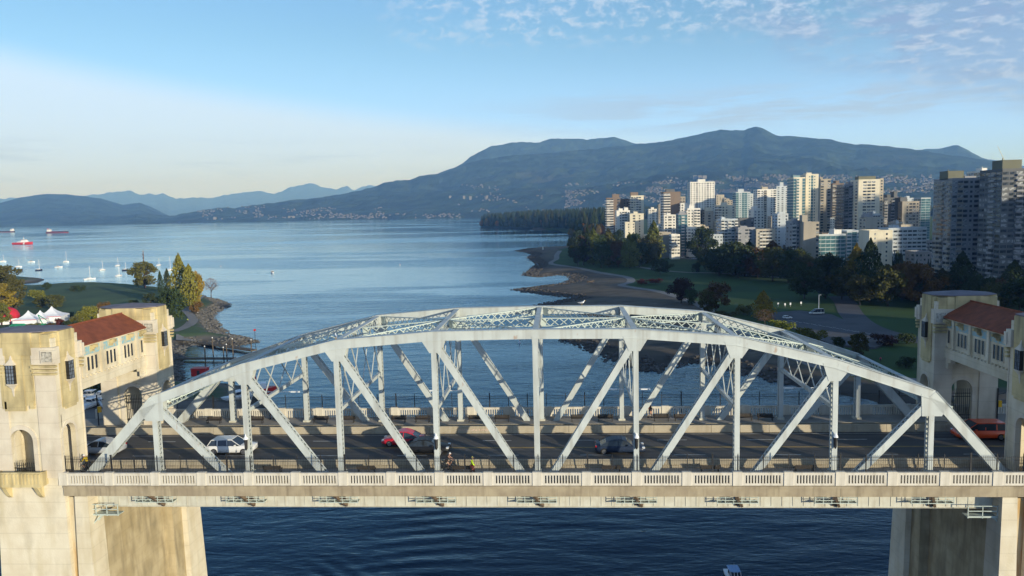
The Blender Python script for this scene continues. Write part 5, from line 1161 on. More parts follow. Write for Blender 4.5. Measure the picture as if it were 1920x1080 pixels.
# ================================================================ vehicles
PAINT = {}
def paint(n, c): 
    if n not in PAINT: k_ = n in ('black', 'midnight'); PAINT[n] = mat(n+'_car_paint', c, tuple(v*.9 for v in c), .45 if k_ else .32, 1, spec=.2 if k_ else .4, coat=.04 if k_ else .25)
    return PAINT[n]
def car(label, x, y, z, direction, pnt, L_=4.7, Wd=1.84, H=1.5, style='sedan', rz=0.0, name='parked_car', cat='car', group=None, tail=True):
    t = thing(name, label, cat, (x, y, z), (0 if direction > 0 else math.pi)+rz, group); hw = Wd/2
    def sect(xx, w, z0, z1, r=.12): return [(xx, -w+r, z0), (xx, -w, z0+r), (xx, -w, (z0+z1)/2), (xx, -w+r*.5, z1-r*.5), (xx, -w+r*1.5, z1), (xx, w-r*1.5, z1), (xx, w-r*.5, z1-r*.5), (xx, w, (z0+z1)/2), (xx, w, z0+r), (xx, w-r, z0)]
    h = L_/2; belt = .88 if style == 'sedan' else .98 if style == 'suv' else 1.05
    prof = {'sedan': [(-h,.80,.35,.80),(-h+.12,.92,.24,.90),(-h+.6,.98,.2,belt+.03),(-.9,1,.18,belt),(.9,1,.18,belt),(h-1.1,1,.2,belt-.04),(h-.4,.96,.22,.74),(h-.1,.88,.26,.66),(h,.78,.34,.58)],
            'suv': [(-h,.84,.4,.95),(-h+.1,.94,.28,1.02),(-h+.5,.99,.24,belt),(-.9,1,.22,belt),(.9,1,.22,belt),(h-1.1,1,.24,belt),(h-.35,.96,.26,.90),(h-.08,.88,.3,.8),(h,.8,.38,.7)],
            'van': [(-h,.9,.38,1.0),(-h+.1,.97,.28,1.08),(-h+.5,1,.24,belt),(-.9,1,.22,belt),(.9,1,.22,belt),(h-1.0,1,.24,belt),(h-.4,.95,.26,.92),(h-.08,.87,.3,.78),(h,.8,.38,.66)]}[style]
    m_ = MB(); m_.loft([sect(a, hw*w, z0, z1) for a, w, z0, z1 in prof]); bo = m_.build('body', paint(*pnt), t, True); fix_normals(bo)
    cab = {'sedan': [(-h+.45,.82,.01),(-h+1.05,.77,.60),(-h+1.6,.74,.92),(-.25,.76,1),(.2,.76,.98),(.62,.78,.76),(h-1.2,.86,.01)], 'suv': [(-h+.18,.86,.01),(-h+.55,.80,.93),(-.5,.80,1),(.3,.80,.98),(h-1.2,.86,.01)], 'van': [(-h+.10,.9,.01),(-h+.35,.84,.96),(-.6,.84,1),(.6,.84,.98),(h-.75,.88,.01)]}[style]
    m_ = MB(); m_.loft([[(a, -hw*.94, belt-.04), (a, -hw*(w+.02), belt+(H-belt)*f_), (a, hw*(w+.02), belt+(H-belt)*f_), (a, hw*.94, belt-.04)] for a, w, f_ in cab]); fix_normals(m_.build('windows', M['glass'], t))
    m_ = MB(); rr = [c for c in cab if c[2] > .5]; m_.loft([[(a, -hw*w, H-.03 if f_ > .95 else belt+(H-belt)*f_-.0), (a, -hw*w*.9, H+.03 if f_ > .95 else belt+(H-belt)*f_+.03), (a, hw*w*.9, H+.03 if f_ > .95 else belt+(H-belt)*f_+.03), (a, hw*w, H-.03 if f_ > .95 else belt+(H-belt)*f_)] for a, w, f_ in rr])
    fix_normals(m_.build('roof', paint(*pnt), t)); m_ = MB()
    for s in (-1, 1):
        pts = [(a, s*hw*(w+.025), belt+(H-belt)*f_) for a, w, f_ in cab]
        pts[0] = (cab[0][0], s*hw*.945, belt); pts[-1] = (cab[-1][0], s*hw*.945, belt)
        for p, q in zip(pts[:-1], pts[1:]): m_.bar(p, q, .06, .04)
        m_.bar((-.15, s*hw*.95, belt), (-.2, s*hw*.79, H), .07, .04)
        if style != 'sedan': m_.bar((-h*.5, s*hw*.95, belt), (-h*.5, s*hw*.83, H-.03), .12, .05)
    m_.build('window_pillars', paint(*pnt), t)
    wr = .34 if style != 'sedan' else .32
    for xx in (-h+.82, h-.86):
        for s in (-1, 1):
            wt = empty('wheel', (xx, s*(hw-.10), wr), parent=t); m_ = MB(); m_.tube((0,-.11,0), (0,.11,0), wr, n=16); m_.build('tyre', M['tyre'], wt); m_ = MB(); m_.tube((0,s*.10,0), (0,s*.125,0), wr*.66, n=12); m_.build('rim', M['chrome'], wt)
    for s in (-1, 1):
        m_ = MB(); m_.cbox((-h+.06, s*hw*.72, .80), (.14, .30, .15)); m_.build('tail_light', M['redlamp'], t)
        m_ = MB(); m_.cbox((h-.16, s*hw*.68, .64 if style == 'sedan' else .76), (.26, .34, .13)); m_.build('headlight', M['headlamp'], t)
        m_ = MB(); m_.cbox((h-1.65, s*(hw+.08), belt+.06), (.14, .2, .13)); m_.build('wing_mirror', paint(*pnt), t)
    return t
def roadcar(label, px, py, Y, d, pnt, **k): x = ony(px, py, Y).x; return car(label, x, Y, 33.0, d, pnt, name='car', **k)
roadcar('silver sedan coming past the left gatehouse, behind the end post', 190, 835, 5.55, -1, ('silver', (.42,.44,.47)), L_=4.6, H=1.42)
roadcar('white suv between the first two near posts of the truss', 436, 843, 5.5, 1, ('white', (.70,.70,.69)), L_=4.7, H=1.54, style='suv')
roadcar('red hatchback mostly hidden behind a black car and a truss diagonal', 757, 838, 8.1, -1, ('red', (.5,.015,.03)), L_=4.3, H=1.5)
roadcar('black sedan passing in front of a red car at the fourth post', 800, 841, 5.5, 1, ('black', (.012,.013,.016)), L_=4.7, H=1.42)
roadcar('dark blue-grey sedan between the fifth and sixth near posts', 1162, 845, 5.4, 1, ('midnight', (.018,.03,.06)), L_=4.8, H=1.42)
roadcar('orange-red minivan passing the right gatehouse', 1836, 800, 9.6, -1, ('orange', (.75,.09,.02)), L_=4.9, H=1.72, style='van', Wd=1.95)
x = ony(1900, 812, 8.2).x; car('yellow taxi at the right edge behind the near tower', x+1.6, 8.3, 33.0, -1, ('taxi', (.6,.36,.02)), L_=4.6, H=1.45, name='car')
p = gp(1531, 590, False); car('white minibus with dark windows parked at the back of the lot', p.x, p.y, LOTZ, -1, ('bus_white', (.62,.62,.58)), L_=7.0, Wd=2.1, H=2.6, style='van', rz=.15, name='minibus', cat='minibus')
p = gp(1476, 600, False); car('small white car parked alone at the left of the lot', p.x, p.y, LOTZ, 1, ('white', (.70,.70,.69)), L_=4.3, H=1.5, style='suv', rz=.1)
r = random.Random(4); cc = [('white', (.70,.70,.69)), ('silver', (.42,.44,.47)), ('slate', (.05,.075,.12)), ('black', (.012,.013,.016)), ('red', (.5,.015,.03))]
for k in range(11):
    px = 1238+k*10.5; q = gp(px, 479+k*1.1, False); c = cc[[0,1,2,0,0,3,1,0,4,1,0][k]]
    car('%s car parked along the avenue, %s from the left of eleven' % (c[0], ordn[k] if k else 'first'), q.x, q.y, q.z+.15, 1, c, rz=r.uniform(-.1,.1)-.35, L_=4.5, style=r.choice(['sedan','suv']), group='cars parked along the avenue')
# ================================================================ people
def skin_mesh(name, J, E_, mt, parent, sub=2, loc=(0,0,0), ref=None):
    me = bpy.data.meshes.new(name); keys = list(J); me.from_pydata([J[k][:3] for k in keys], [(keys.index(a), keys.index(b)) for a, b in E_], []); o = bpy.data.objects.new(name+'_tmp', me); COL.objects.link(o)
    md = o.modifiers.new('s', 'SKIN'); md.use_smooth_shade = True; sv = me.skin_vertices[0].data
    for i, k in enumerate(keys): r_ = J[k][3]; sv[i].radius = (r_, J[k][4] if len(J[k]) > 4 else r_); sv[i].use_root = (i == 0)
    o.modifiers.new('d', 'SUBSURF').levels = sub; bpy.context.view_layer.update(); dg = bpy.context.evaluated_depsgraph_get(); nm = bpy.data.meshes.new_from_object(o.evaluated_get(dg)); bpy.data.objects.remove(o)
    nm.materials.clear(); nm.materials.append(mt); nm.name = name; q = bpy.data.objects.new(name, nm); COL.objects.link(q); q.parent = parent; q.location = loc; return q
def person(label, loc, rz, pose, top, legs, hair, height=1.75, bare_legs=False, hat=None, bare_arms=False, pack=None, vest=None):
    t = thing('person', label, 'person', loc, rz); k = height/1.75
    # x forward, y left
    if pose == 'walk': P_ = dict(pel=(0,0,.95), ch=(.03,0,1.3), nk=(.04,0,1.5), hd=(.07,0,1.66), hl=(0,.1,.93), kl=(.16,.1,.5), al=(.12,.1,.09), tl=(.28,.1,.05), hr=(0,-.1,.93), kr=(.02,-.1,.5), ar=(-.28,-.1,.14), tr=(-.16,-.1,.04), sl=(.02,.19,1.43), el=(-.12,.25,1.16), wl=(-.02,.25,.94), sr=(.02,-.19,1.43), er=(.10,-.25,1.16), wr=(.28,-.24,1.0))
    elif pose == 'stand': P_ = dict(pel=(0,0,.95), ch=(.0,0,1.3), nk=(.0,0,1.5), hd=(.03,0,1.66), hl=(0,.1,.93), kl=(.03,.11,.5), al=(0,.12,.09), tl=(.16,.13,.04), hr=(0,-.1,.93), kr=(.03,-.11,.5), ar=(0,-.12,.09), tr=(.16,-.13,.04), sl=(0,.19,1.43), el=(-.02,.26,1.16), wl=(.08,.24,.95), sr=(0,-.19,1.43), er=(-.02,-.26,1.16), wr=(.12,-.22,.98))
    else: P_ = dict(pel=(-.1,0,1.0), ch=(.12,0,1.3), nk=(.24,0,1.46), hd=(.33,0,1.60), hl=(-.06,.1,.98), kl=(.28,.12,.78), al=(.12,.12,.38), tl=(.27,.12,.33), hr=(-.06,-.1,.98), kr=(.22,-.12,.62), ar=(.05,-.12,.20), tr=(.2,-.12,.15), sl=(.18,.19,1.41), el=(.34,.24,1.18), wl=(.55,.22,1.08), sr=(.18,-.19,1.41), er=(.34,-.24,1.18), wr=(.55,-.22,1.08))
    for q in P_: P_[q] = tuple(v*k for v in P_[q])
    R_ = dict(pel=(.13,.11), ch=(.155,.11), nk=(.055,), hd=(.092,.10), hl=(.085,), kl=(.058,), al=(.04,), tl=(.035,), hr=(.085,), kr=(.058,), ar=(.04,), tr=(.035,), sl=(.055,), el=(.042,), wl=(.03,), sr=(.055,), er=(.042,), wr=(.03,))
    E0 = [('pel','ch'),('ch','nk'),('nk','hd'),('pel','hl'),('hl','kl'),('kl','al'),('al','tl'),('pel','hr'),('hr','kr'),('kr','ar'),('ar','tr'),('ch','sl'),('sl','el'),('el','wl'),('ch','sr'),('sr','er'),('er','wr')]
    J = {q: (*P_[q], *[v*k for v in R_[q]]) for q in ['pel']+[q for q in P_ if q != 'pel']}
    E1 = list(E0)
    for s, w, e in (('l','wl','el'), ('r','wr','er')):   # palm, thumb and four fingers
        W_, E_ = Vector(P_[w]), Vector(P_[e]); d = (W_-E_).normalized(); side = Vector((0,0,1)).cross(d); side = side.normalized() if side.length > .1 else Vector((1,0,0)); pa = W_+d*.06; J['p'+s] = (*pa, .026, .018); E1.append((w, 'p'+s))
        for f in range(4): b_ = pa+d*.035+side*(f-1.5)*.017; t_ = b_+d*(.05 if f in (0, 3) else .062); J['f%s%d' % (s, f)] = (*t_, .007); E1.append(('p'+s, 'f%s%d' % (s, f)))
        th = pa+side*.045+d*.02; J['t'+s] = (*th, .008); E1.append(('p'+s, 't'+s))
    body = skin_mesh('body', J, E1, M['skin'], t)
    def sub(keys, grow, nm, mt):
        JJ = {q: (*J[q][:3], *[v+grow for v in J[q][3:]]) for q in keys}; skin_mesh(nm, JJ, [e for e in E0 if e[0] in keys and e[1] in keys], mt, t)
    def pm(n, c): return M.setdefault('cloth_'+n, mat(n+'_cloth', c, tuple(v*.7 for v in c), .85, 9))
    sub(['pel','ch','sl','sr']+([] if bare_arms else ['el','er','wl','wr']), .022, 'jacket', pm(*top))
    if bare_legs:
        JJ = {'pel': (*J['pel'][:3], .15, .13), 'hl': (*J['hl'][:3], .1), 'ml': (*[(a+b)/2 for a, b in zip(P_['hl'], P_['kl'])], .085), 'hr': (*J['hr'][:3], .1), 'mr': (*[(a+b)/2 for a, b in zip(P_['hr'], P_['kr'])], .085)}; skin_mesh('shorts', JJ, [('pel','hl'),('hl','ml'),('pel','hr'),('hr','mr')], pm(*legs), t)
    else: sub(['pel','hl','hr','kl','kr','al','ar'], .018, 'trousers', pm(*legs))
    for a, b_ in (('al','tl'), ('ar','tr')): m_ = MB(); A, B_ = Vector(P_[a]), Vector(P_[b_]); m_.bar(A-Vector((.05,0,.03)), B_+Vector((.03,0,0)), .09, .09); m_.build('shoe', M['dark'], t)
    H_ = Vector(P_['hd']); m_ = MB(); m_.tube(H_+Vector((-.035,0,.01)), H_+Vector((-.03,0,.12)), .112, .055, 10); m_.build('hair' if not hat else 'helmet', pm(*(hat or hair)), t)
    m_ = MB(); m_.cbox(H_+Vector((.105,0,-.01)), (.04,.025,.04)); m_.cbox(H_+Vector((.10,0,-.05)), (.012,.05,.012)); m_.build('face', M['skin'], t)
    for s in (-1, 1): m_ = MB(); m_.cbox(H_+Vector((.094,s*.034,.02)), (.012,.022,.012)); m_.build('eye', M['dark'], t); m_ = MB(); m_.cbox(H_+Vector((0,s*.10,0)), (.04,.02,.055)); m_.build('ear', M['skin'], t)
    if pack: m_ = MB(); C_ = Vector(P_['ch']); m_.cbox(C_+Vector((-.2,0,-.02)), (.2,.3,.46)); m_.build('backpack', pm(*pack), t)
    return t
def bicycle(label, loc, rz, c):
    t = thing('bicycle', label, 'bicycle', loc, rz); f = paint(*c)
    for x in (-.5, .52):
        w = empty('wheel', (x, 0, .34), parent=t); m_ = MB(); rings = []
        for i in range(20): a = i*math.pi/10; rings.append([(math.cos(a)*(.33+d0), d1, math.sin(a)*(.33+d0)) for d0, d1 in ((-.015,-.015), (.015,-.015), (.015,.015), (-.015,.015))])
        rings.append(rings[0]); m_.loft(rings, False); m_.build('tyre', M['tyre'], w); m_ = MB()
        for i in range(6): a = i*math.pi/6; m_.bar((math.cos(a)*.32,0,math.sin(a)*.32), (-math.cos(a)*.32,0,-math.sin(a)*.32), .006, .006)
        m_.build('spokes', M['chrome'], w)
    m_ = MB()
    for p, q in (((-.5,0,.34),(-.05,0,.30)), ((-.05,0,.30),(-.18,0,.86)), ((-.16,0,.80),(.36,0,.84)), ((-.05,0,.30),(.36,0,.78)), ((-.5,0,.34),(-.16,0,.78)), ((.34,0,.92),(.52,0,.34))): m_.tube(p, q, .018, n=6)
    m_.build('frame', f, t); m_ = MB(); m_.tube((.34,0,.92), (.36,0,1.02), .015, n=6); m_.tube((.42,-.25,1.03), (.42,.25,1.03), .014, n=6); m_.tube((.36,0,1.02), (.42,0,1.03), .014, n=6); m_.build('handlebar', M['dark'], t)
    m_ = MB(); m_.cbox((-.2,0,.91), (.26,.13,.06)); m_.build('saddle', M['dark'], t); return t
p = ony(885, 868, -.45); person('walker in a hi-vis yellow jacket beside a bench on the near walkway', (p.x, -.45, 32.7), 0, 'walk', ('hivis', (.62,.85,.02)), ('dark_red', (.12,.02,.02)), ('yellow_cap', (.5,.42,.12)), height=1.76, hat=('yellow_cap', (.5,.42,.12)))
p = ony(838, 870, .95); bicycle('bicycle ridden just right of the fourth near post', (p.x, .95, 32.7), 0, ('black', (.012,.013,.016))); person('cyclist with bare arms and a white helmet just right of the fourth near post', (p.x, .95, 32.7), 0, 'ride', ('black_top', (.02,.02,.025)), ('black_shorts', (.02,.02,.02)), ('brown_hair', (.05,.03,.02)), bare_legs=True, bare_arms=True, hat=('white_helmet', (.7,.7,.7)))
p = ony(164, 870, .6); bicycle('bicycle ridden beside the left gatehouse', (p.x, .6, 32.7), math.pi, ('black', (.012,.013,.016))); person('cyclist in a yellow jacket and white helmet beside the left gatehouse', (p.x, .6, 32.7), math.pi, 'ride', ('yellow_jacket', (.62,.42,.01)), ('black_tights', (.02,.02,.02)), ('brown_hair', (.05,.03,.02)), hat=('white_helmet', (.7,.7,.7)))
p = ony(1219, 780, 17.4); person('walker with a dark red backpack and shorts on the far walkway', (p.x, 17.4, 33.12), 0, 'walk', ('charcoal', (.02,.02,.025)), ('charcoal', (.02,.02,.025)), ('black_hair', (.015,.012,.01)), height=1.8, bare_legs=True, pack=('dark_red', (.12,.02,.02)))
p = ony(510, 785, 17.6); person('dark-clad walker at the far balustrade near the left end', (p.x, 17.6, 33.12), math.pi, 'walk', ('charcoal', (.02,.02,.025)), ('navy', (.02,.025,.05)), ('black_hair', (.015,.012,.01)))
for px, py, c, lab in ((1651, 679, ('pink', (.6,.08,.15)), 'tiny walker in pink on the seawall path by the right gatehouse'), (1693, 688, ('charcoal', (.02,.02,.025)), 'tiny dark walker on the seawall path near the right gatehouse'), (371, 590, ('white_top', (.6,.6,.6)), 'tiny walker in white on the left park path'), (352, 604, ('hivis', (.62,.85,.02)), 'tiny walker in yellow on the left park path')):
    q = gp(px, py); person(lab, (q.x, q.y, q.z+.12), 1.0, 'walk', c, ('charcoal', (.02,.02,.025)), ('black_hair', (.015,.012,.01)))
# ================================================================ gulls, signals, cones
def gull(label, loc, rz):
    t = thing('gull', label, 'bird', loc, rz); J = dict(b=(0,0,.2,.075,.07), r=(-.16,0,.2,.045), t=(-.30,0,.22,.012), c=(.10,0,.24,.06), n=(.16,0,.32,.035), h=(.19,0,.37,.042), k=(.24,0,.365,.012)); skin_mesh('body', J, [('b','r'),('r','t'),('b','c'),('c','n'),('n','h'),('h','k')], M['white'], t)
    for s in (-1, 1): m_ = MB(); m_.loft([[(.08,s*.07,.24),(.08,s*.085,.16),(.08,s*.06,.2)], [(-.15,s*.075,.25),(-.15,s*.09,.18),(-.15,s*.06,.2)], [(-.33,s*.02,.24),(-.33,s*.025,.22),(-.33,s*.015,.22)]]); m_.build('wing', FC['grey'], t); m_ = MB(); m_.tube((0,s*.04,0), (0,s*.04,.15), .008, n=5); m_.build('leg', M['yellow'], t)
    m_ = MB(); m_.tube((.22,0,.365), (.30,0,.35), .014, .004, 6); m_.build('beak', M['yellow'], t); return t
def chord_z(x): return float(np.interp(x, NX[1:10], NT[1:10]))
x = ony(1091, 568, YF).x; g = gull('white gull standing on the far top chord right of centre', (x, YF, chord_z(x)+.02), 0); g.scale = (1.5,)*3
x = ony(630, 634, YN).x; g = gull('white gull standing on the near top chord above the third post', (x, YN, chord_z(x)+.02), 2); g.scale = (1.4,)*3
for lab, x in (('dark signal post with a yellow box beside the left gatehouse', -51.2), ('dark signal post with a yellow box beside the right gatehouse', ony(1868, 780, 15.5).x)):
    y = 15.35; t = thing('signal_post', lab, 'signal', (x, y, 33.12)); m_ = MB(); m_.tube((0,0,0), (0,0,3.6), .07, n=8); m_.build('pole', M['dark'], t); m_ = MB(); m_.cbox((.22,0,1.9), (.32,.28,.7)); m_.build('signal_box', M['yellow'], t); m_ = MB(); m_.bar((0,0,2.9), (.8,0,3.1), .06, .06); m_.build('arm', M['dark'], t)
for k, dx in enumerate((-.9, -.2, .35)):
    t = thing('traffic_cone', ('orange cone on the left tower balcony, %s of three' % ('left', 'middle', 'right')[k]), 'cone', (-47.75+dx, -2.45, 32.7), group='cones on the left balcony'); m_ = MB(); m_.box(-.2,.2,-.2,.2,0,.05); m_.tube((0,0,.05), (0,0,.95), .16, .03, 10); m_.build('cone', M['orange'] if 'orange' in M else M.setdefault('orange', mat('orange_plastic', (.7,.12,.02), rough=.5)), t); m_ = MB(); m_.tube((0,0,.5), (0,0,.72), .105, .075, 10); m_.build('band', M['white'], t)
# ================================================================ boats
M['navy'] = mat('navy_hull', (.02,.03,.07), (.015,.02,.05), .4); M['hullblack'] = mat('black_hull', (.03,.035,.045), (.02,.025,.035), .6); M['canvas'] = mat('blue_canvas', (.25,.38,.58), (.20,.32,.50), .8, 3); M['cream'] = mat('cream_gelcoat', (.62,.60,.54), rough=.4); M['hred'] = mat('red_hull', (.55,.03,.02), (.42,.02,.02), .5)
def hull(L_, B_, H_, m_, bow=1.25, stern=.78, z0=-.3, n=9):
    rings = []
    for i in range(n):
        u = i/(n-1); x = -L_/2+L_*u; w = B_/2*(stern+(1-stern)*min(1, u*2.2))*(1 if u < .55 else max(.02, 1-((u-.55)/.45)**2.0)); sh = H_*(1+(bow-1)*max(0, u-.3)/.7)
        rings.append([(x-.0, 0, z0), (x, w*.55, z0+.05), (x+.02, w*.9, H_*.3), (x+L_*.02*u, w, sh), (x+L_*.02*u, -w, sh), (x+.02, -w*.9, H_*.3), (x, -w*.55, z0+.05)])
    return m_.loft(rings)
def sailboat(label, px, py, ymast, hull_m='white', rz=0, L_=7.5, cover=True):
    p = onz(px, py, 0); t = thing('sailboat', label, 'sailboat', (p.x, p.y, 0), rz, 'sailboats moored off the left park'); m_ = MB(); hull(L_, 2.9, 1.1, m_); fix_normals(m_.build('hull', M[hull_m], t))
    m_ = MB(); m_.prism([(-2.2,-.9),(1.6,-.7),(2.4,0),(1.6,.7),(-2.2,.9)], 1.0, 1.65, [(-2.0,-.75),(1.4,-.5),(1.9,0),(1.4,.5),(-2.0,.75)]); m_.build('cabin', M['cream'], t)
    H_ = max(9, ony(px, ymast, p.y).z*1.05); m_ = MB(); m_.tube((.6,0,1.2), (.6,0,H_), .20, .12, 6); m_.tube((.6,0,2.2), (-3.2,0,2.3), .09, n=6); m_.tube((.6,-.9,H_*.62), (.6,.9,H_*.62), .04, n=4); m_.tube((L_/2-.1,0,1.4), (.6,0,H_), .025, n=4); m_.tube((-L_/2+.1,0,1.1), (.6,0,H_), .025, n=4); m_.build('mast', M['white'], t)
    if cover: m_ = MB(); m_.tube((.4,0,2.45), (-3.1,0,2.45), .22, .16, 8); m_.build('sail_cover', M['canvas'], t)
    return t
S = sailboat
S('white sailboat at the far left edge below the red ship', 6,491,478, rz=.4)
S('white sailboat beside the dark red tree at far left', 35,501,487, rz=.2)
S('dark-hulled sailboat with a bare mast at left', 73,507,488,'navy', rz=1.0)
S('white sailboat with the tallest mast of the anchorage', 124,491.5,472, rz=.1)
S('large dark and white sailboat closest to the lawn', 168,524,500,'white', rz=.8, L_=10.5)
S('white sailboat just right of the one closest to the lawn', 192,507,490, rz=1.2)
S('slim white sailboat in the middle of the anchorage', 221,499,482, rz=1.4)
S('small white sailboat directly below the slim white one', 223,518,503, rz=1.3, L_=8)
S('navy-hulled small boat right of the middle of the anchorage', 235,507,496,'navy', rz=1.3, L_=7.5)
S('small white sailboat just right of the flagpole tree', 298,498,488, rz=1.4, L_=7.5)
S('white sailboat half hidden behind the slim dark poplars', 319,507,482, rz=1.3)
def motorboat(label, px, py, rz, L_=8, hm='white', roof='white', wind=True, z=0, loc=None, name='motorboat'):
    p = loc or onz(px, py, 0); t = thing(name, label, 'motorboat', (p.x, p.y, z), rz); B_ = L_*.34; m_ = MB(); hull(L_, B_, .95, m_, 1.35, .92); fix_normals(m_.build('hull', M[hm], t))
    m_ = MB(); a = B_*.36; m_.box(-L_*.22, L_*.12, -a, a, .9, 1.35); m_.build('cabin', M['cream'], t)
    m_ = MB(); m_.prism([(-L_*.215,-a+.04),(L_*.115,-a+.04),(L_*.115,a-.04),(-L_*.215,a-.04)], 1.35, 2.15, [(-L_*.215,-a+.1),(L_*.05,-a+.12),(L_*.05,a-.12),(-L_*.215,a-.1)]); m_.build('windows', M['glass'], t)
    m_ = MB()
    for y in (-a, -a*.33, a*.33, a): m_.bar((L_*.122,y*.98,1.35), (L_*.056,y*.93,2.16), .05, .07)
    for x in (-L_*.2, -L_*.05):
        for s in (-1, 1): m_.bar((x, s*a, 1.35), (x, s*(a-.08), 2.16), .06, .06)
    m_.build('window_frame', M['white'], t)
    m_ = MB(); m_.prism([(-L_*.27,-a-.08),(L_*.04,-a-.05),(L_*.085,-a*.5),(L_*.085,a*.5),(L_*.04,a+.05),(-L_*.27,a+.08)], 2.16, 2.32, [(-L_*.25,-a+.05),(L_*.03,-a+.1),(L_*.06,-a*.4),(L_*.06,a*.4),(L_*.03,a-.1),(-L_*.25,a-.05)]); m_.build('roof', M[roof], t)
    m_ = MB()
    for s in (-1, 1):
        pts = [(L_*.15,s*B_*.42,1.0),(L_*.32,s*B_*.34,1.15),(L_*.47,s*.12,1.25)]
        for q in pts: m_.tube(q, (q[0],q[1],q[2]+.6), .02, n=5)
        for a_, b_ in zip(pts[:-1], pts[1:]): m_.tube((a_[0],a_[1],a_[2]+.6), (b_[0],b_[1],b_[2]+.6), .02, n=5)
    m_.tube((-L_*.1,0,2.3), (-L_*.1,0,3.2), .03, .02, 6); m_.build('rail', M['chrome'], t); return t
motorboat('white motorboat with a pale blue canvas roof passing under the bridge, at the bottom edge', 1378,1096, -math.pi/2+.03, 6.4, roof='canvas')
b_ = motorboat('white motorboat under way with a faint wake in the middle of the bay', 511,512, -1.2, 10)
motorboat('white motorboat moored in the left anchorage without a mast', 110,501.5, .3, 8.5)
motorboat('low white motorboat moored furthest left without a mast', 59,491.5, .2, 8.5)
for lab, px, py, c in (('small white buoy in the bay left of the motorboat', 414,500,'white'), ('small white buoy floating far out right of centre', 750,497,'white'), ('pale round buoy in the water between the two trusses', 974,643,'white')):
    p = onz(px, py, 0); t = thing('buoy', lab, 'buoy', (p.x, p.y, 0)); m_ = MB(); s = 1.0; m_.tube((0,0,-.2), (0,0,.25), .5*s, .6*s, 10); m_.tube((0,0,.25), (0,0,.6), .6*s, .25*s, 10); m_.build('float', M[c], t); m_ = MB(); m_.tube((0,0,.6), (0,0,1.6), .08, .05, 6); m_.cbox((0,0,1.65), (.3,.3,.3)); m_.build('topmark', M['red'], t)
def ship(label, px0, px1, py, kind, rz=0):
    pc = onz((px0+px1)/2, py, 0); L_ = (ony(px1, py, pc.y).x-ony(px0, py, pc.y).x); t = thing('cargo_ship' if kind != 'guard' else 'coastguard_ship', label, 'ship', (pc.x, pc.y, 0), rz); k = L_/120
    if kind == 'guard':
        k = L_/60; m_ = MB(); hull(L_, 12*k, 5.0*k, m_, 1.35, .85, -1, 11); fix_normals(m_.build('hull', M['hred'], t))
        for s in (-1, 1): m_ = MB(); m_.yprism([(4*k,.5*k),(8*k,.5*k),(12*k,5.3*k),(7.5*k,5.2*k)], s*5.9*k-.25*k, s*5.9*k+.25*k); m_.build('white_stripe', M['white'], t)
        m_ = MB(); m_.box(-6*k, 15*k, -5*k, 5*k, 5*k, 8.5*k); m_.box(-2*k, 13*k, -4.4*k, 4.4*k, 8.5*k, 11.5*k); m_.box(3*k, 11*k, -4*k, 4*k, 11.5*k, 14*k); m_.build('superstructure', M['white'], t)
        m_ = MB(); m_.box(3*k, 11.15*k, -4.1*k, 4.1*k, 12.3*k, 13.3*k); m_.build('bridge_windows', M['glass'], t)
        m_ = MB(); m_.tube((4*k,0,14*k), (4*k,0,22*k), .8*k, .3*k, 8); m_.bar((4*k,-2*k,18*k), (4*k,2*k,18*k), .4*k, .4*k); m_.build('mast', M['white'], t)
        m_ = MB(); m_.tube((-3*k,0,8.5*k), (-3*k,0,12.5*k), 1.6*k, 1.5*k, 10); m_.build('funnel', M['hred'], t)
        m_ = MB(); m_.bar((-16*k,0,5*k), (-10*k,0,10*k), .8*k, .8*k); m_.tube((-16*k,0,5*k), (-16*k,0,7.5*k), 1*k, n=8); m_.build('crane', M['white'], t)
        return t
    m_ = MB(); hull(L_, 20*k, 7.5*k, m_, 1.25, .85, -1, 11); fix_normals(m_.build('hull', M['hullblack'], t)); m_ = MB(); hull(L_*.996, 20.3*k, 2.0*k, m_, 1.0, .85, -1.1, 11); fix_normals(m_.build('red_bottom', M['hred'], t))
    m_ = MB(); m_.box(-54*k, -38*k, -8.5*k, 8.5*k, 7.5*k, 17*k); m_.box(-52*k, -40*k, -9.5*k, 9.5*k, 17*k, 20*k); m_.build('superstructure', M['white'], t); m_ = MB(); m_.box(-51.9*k, -39.8*k, -9.6*k, 9.6*k, 17.8*k, 19*k); m_.build('bridge_windows', M['glass'], t)
    m_ = MB(); m_.box(-55*k, -51*k, -2*k, 2*k, 17*k, 24*k); m_.build('funnel', M['hred'] if kind == 'a' else M['white'], t)
    m_ = MB(); m_.tube((-45*k,0,20*k), (-45*k,0,27*k), .7*k, .3*k, 6); m_.tube((50*k,0,8*k), (50*k,0,17*k), .6*k, .3*k, 6); m_.build('mast', M['white'], t)
    m_ = MB()
    for q in range(5): m_.box((-32+q*16)*k, (-20+q*16)*k, -7*k, 7*k, 7.3*k, 8.8*k)
    m_.build('hatch_covers', M['hred'] if kind == 'a' else M['hullblack'], t); return t
ship('red and white ship with a sloping white stripe at the far left', 24, 62, 458, 'guard', -.05)
ship('dark cargo ship with a white stern house, right of the two far ships', 88, 128, 436.5, 'a', .02)
ship('grey-hulled cargo ship at the left edge of the bay', -6, 27, 435.5, 'b', math.pi)
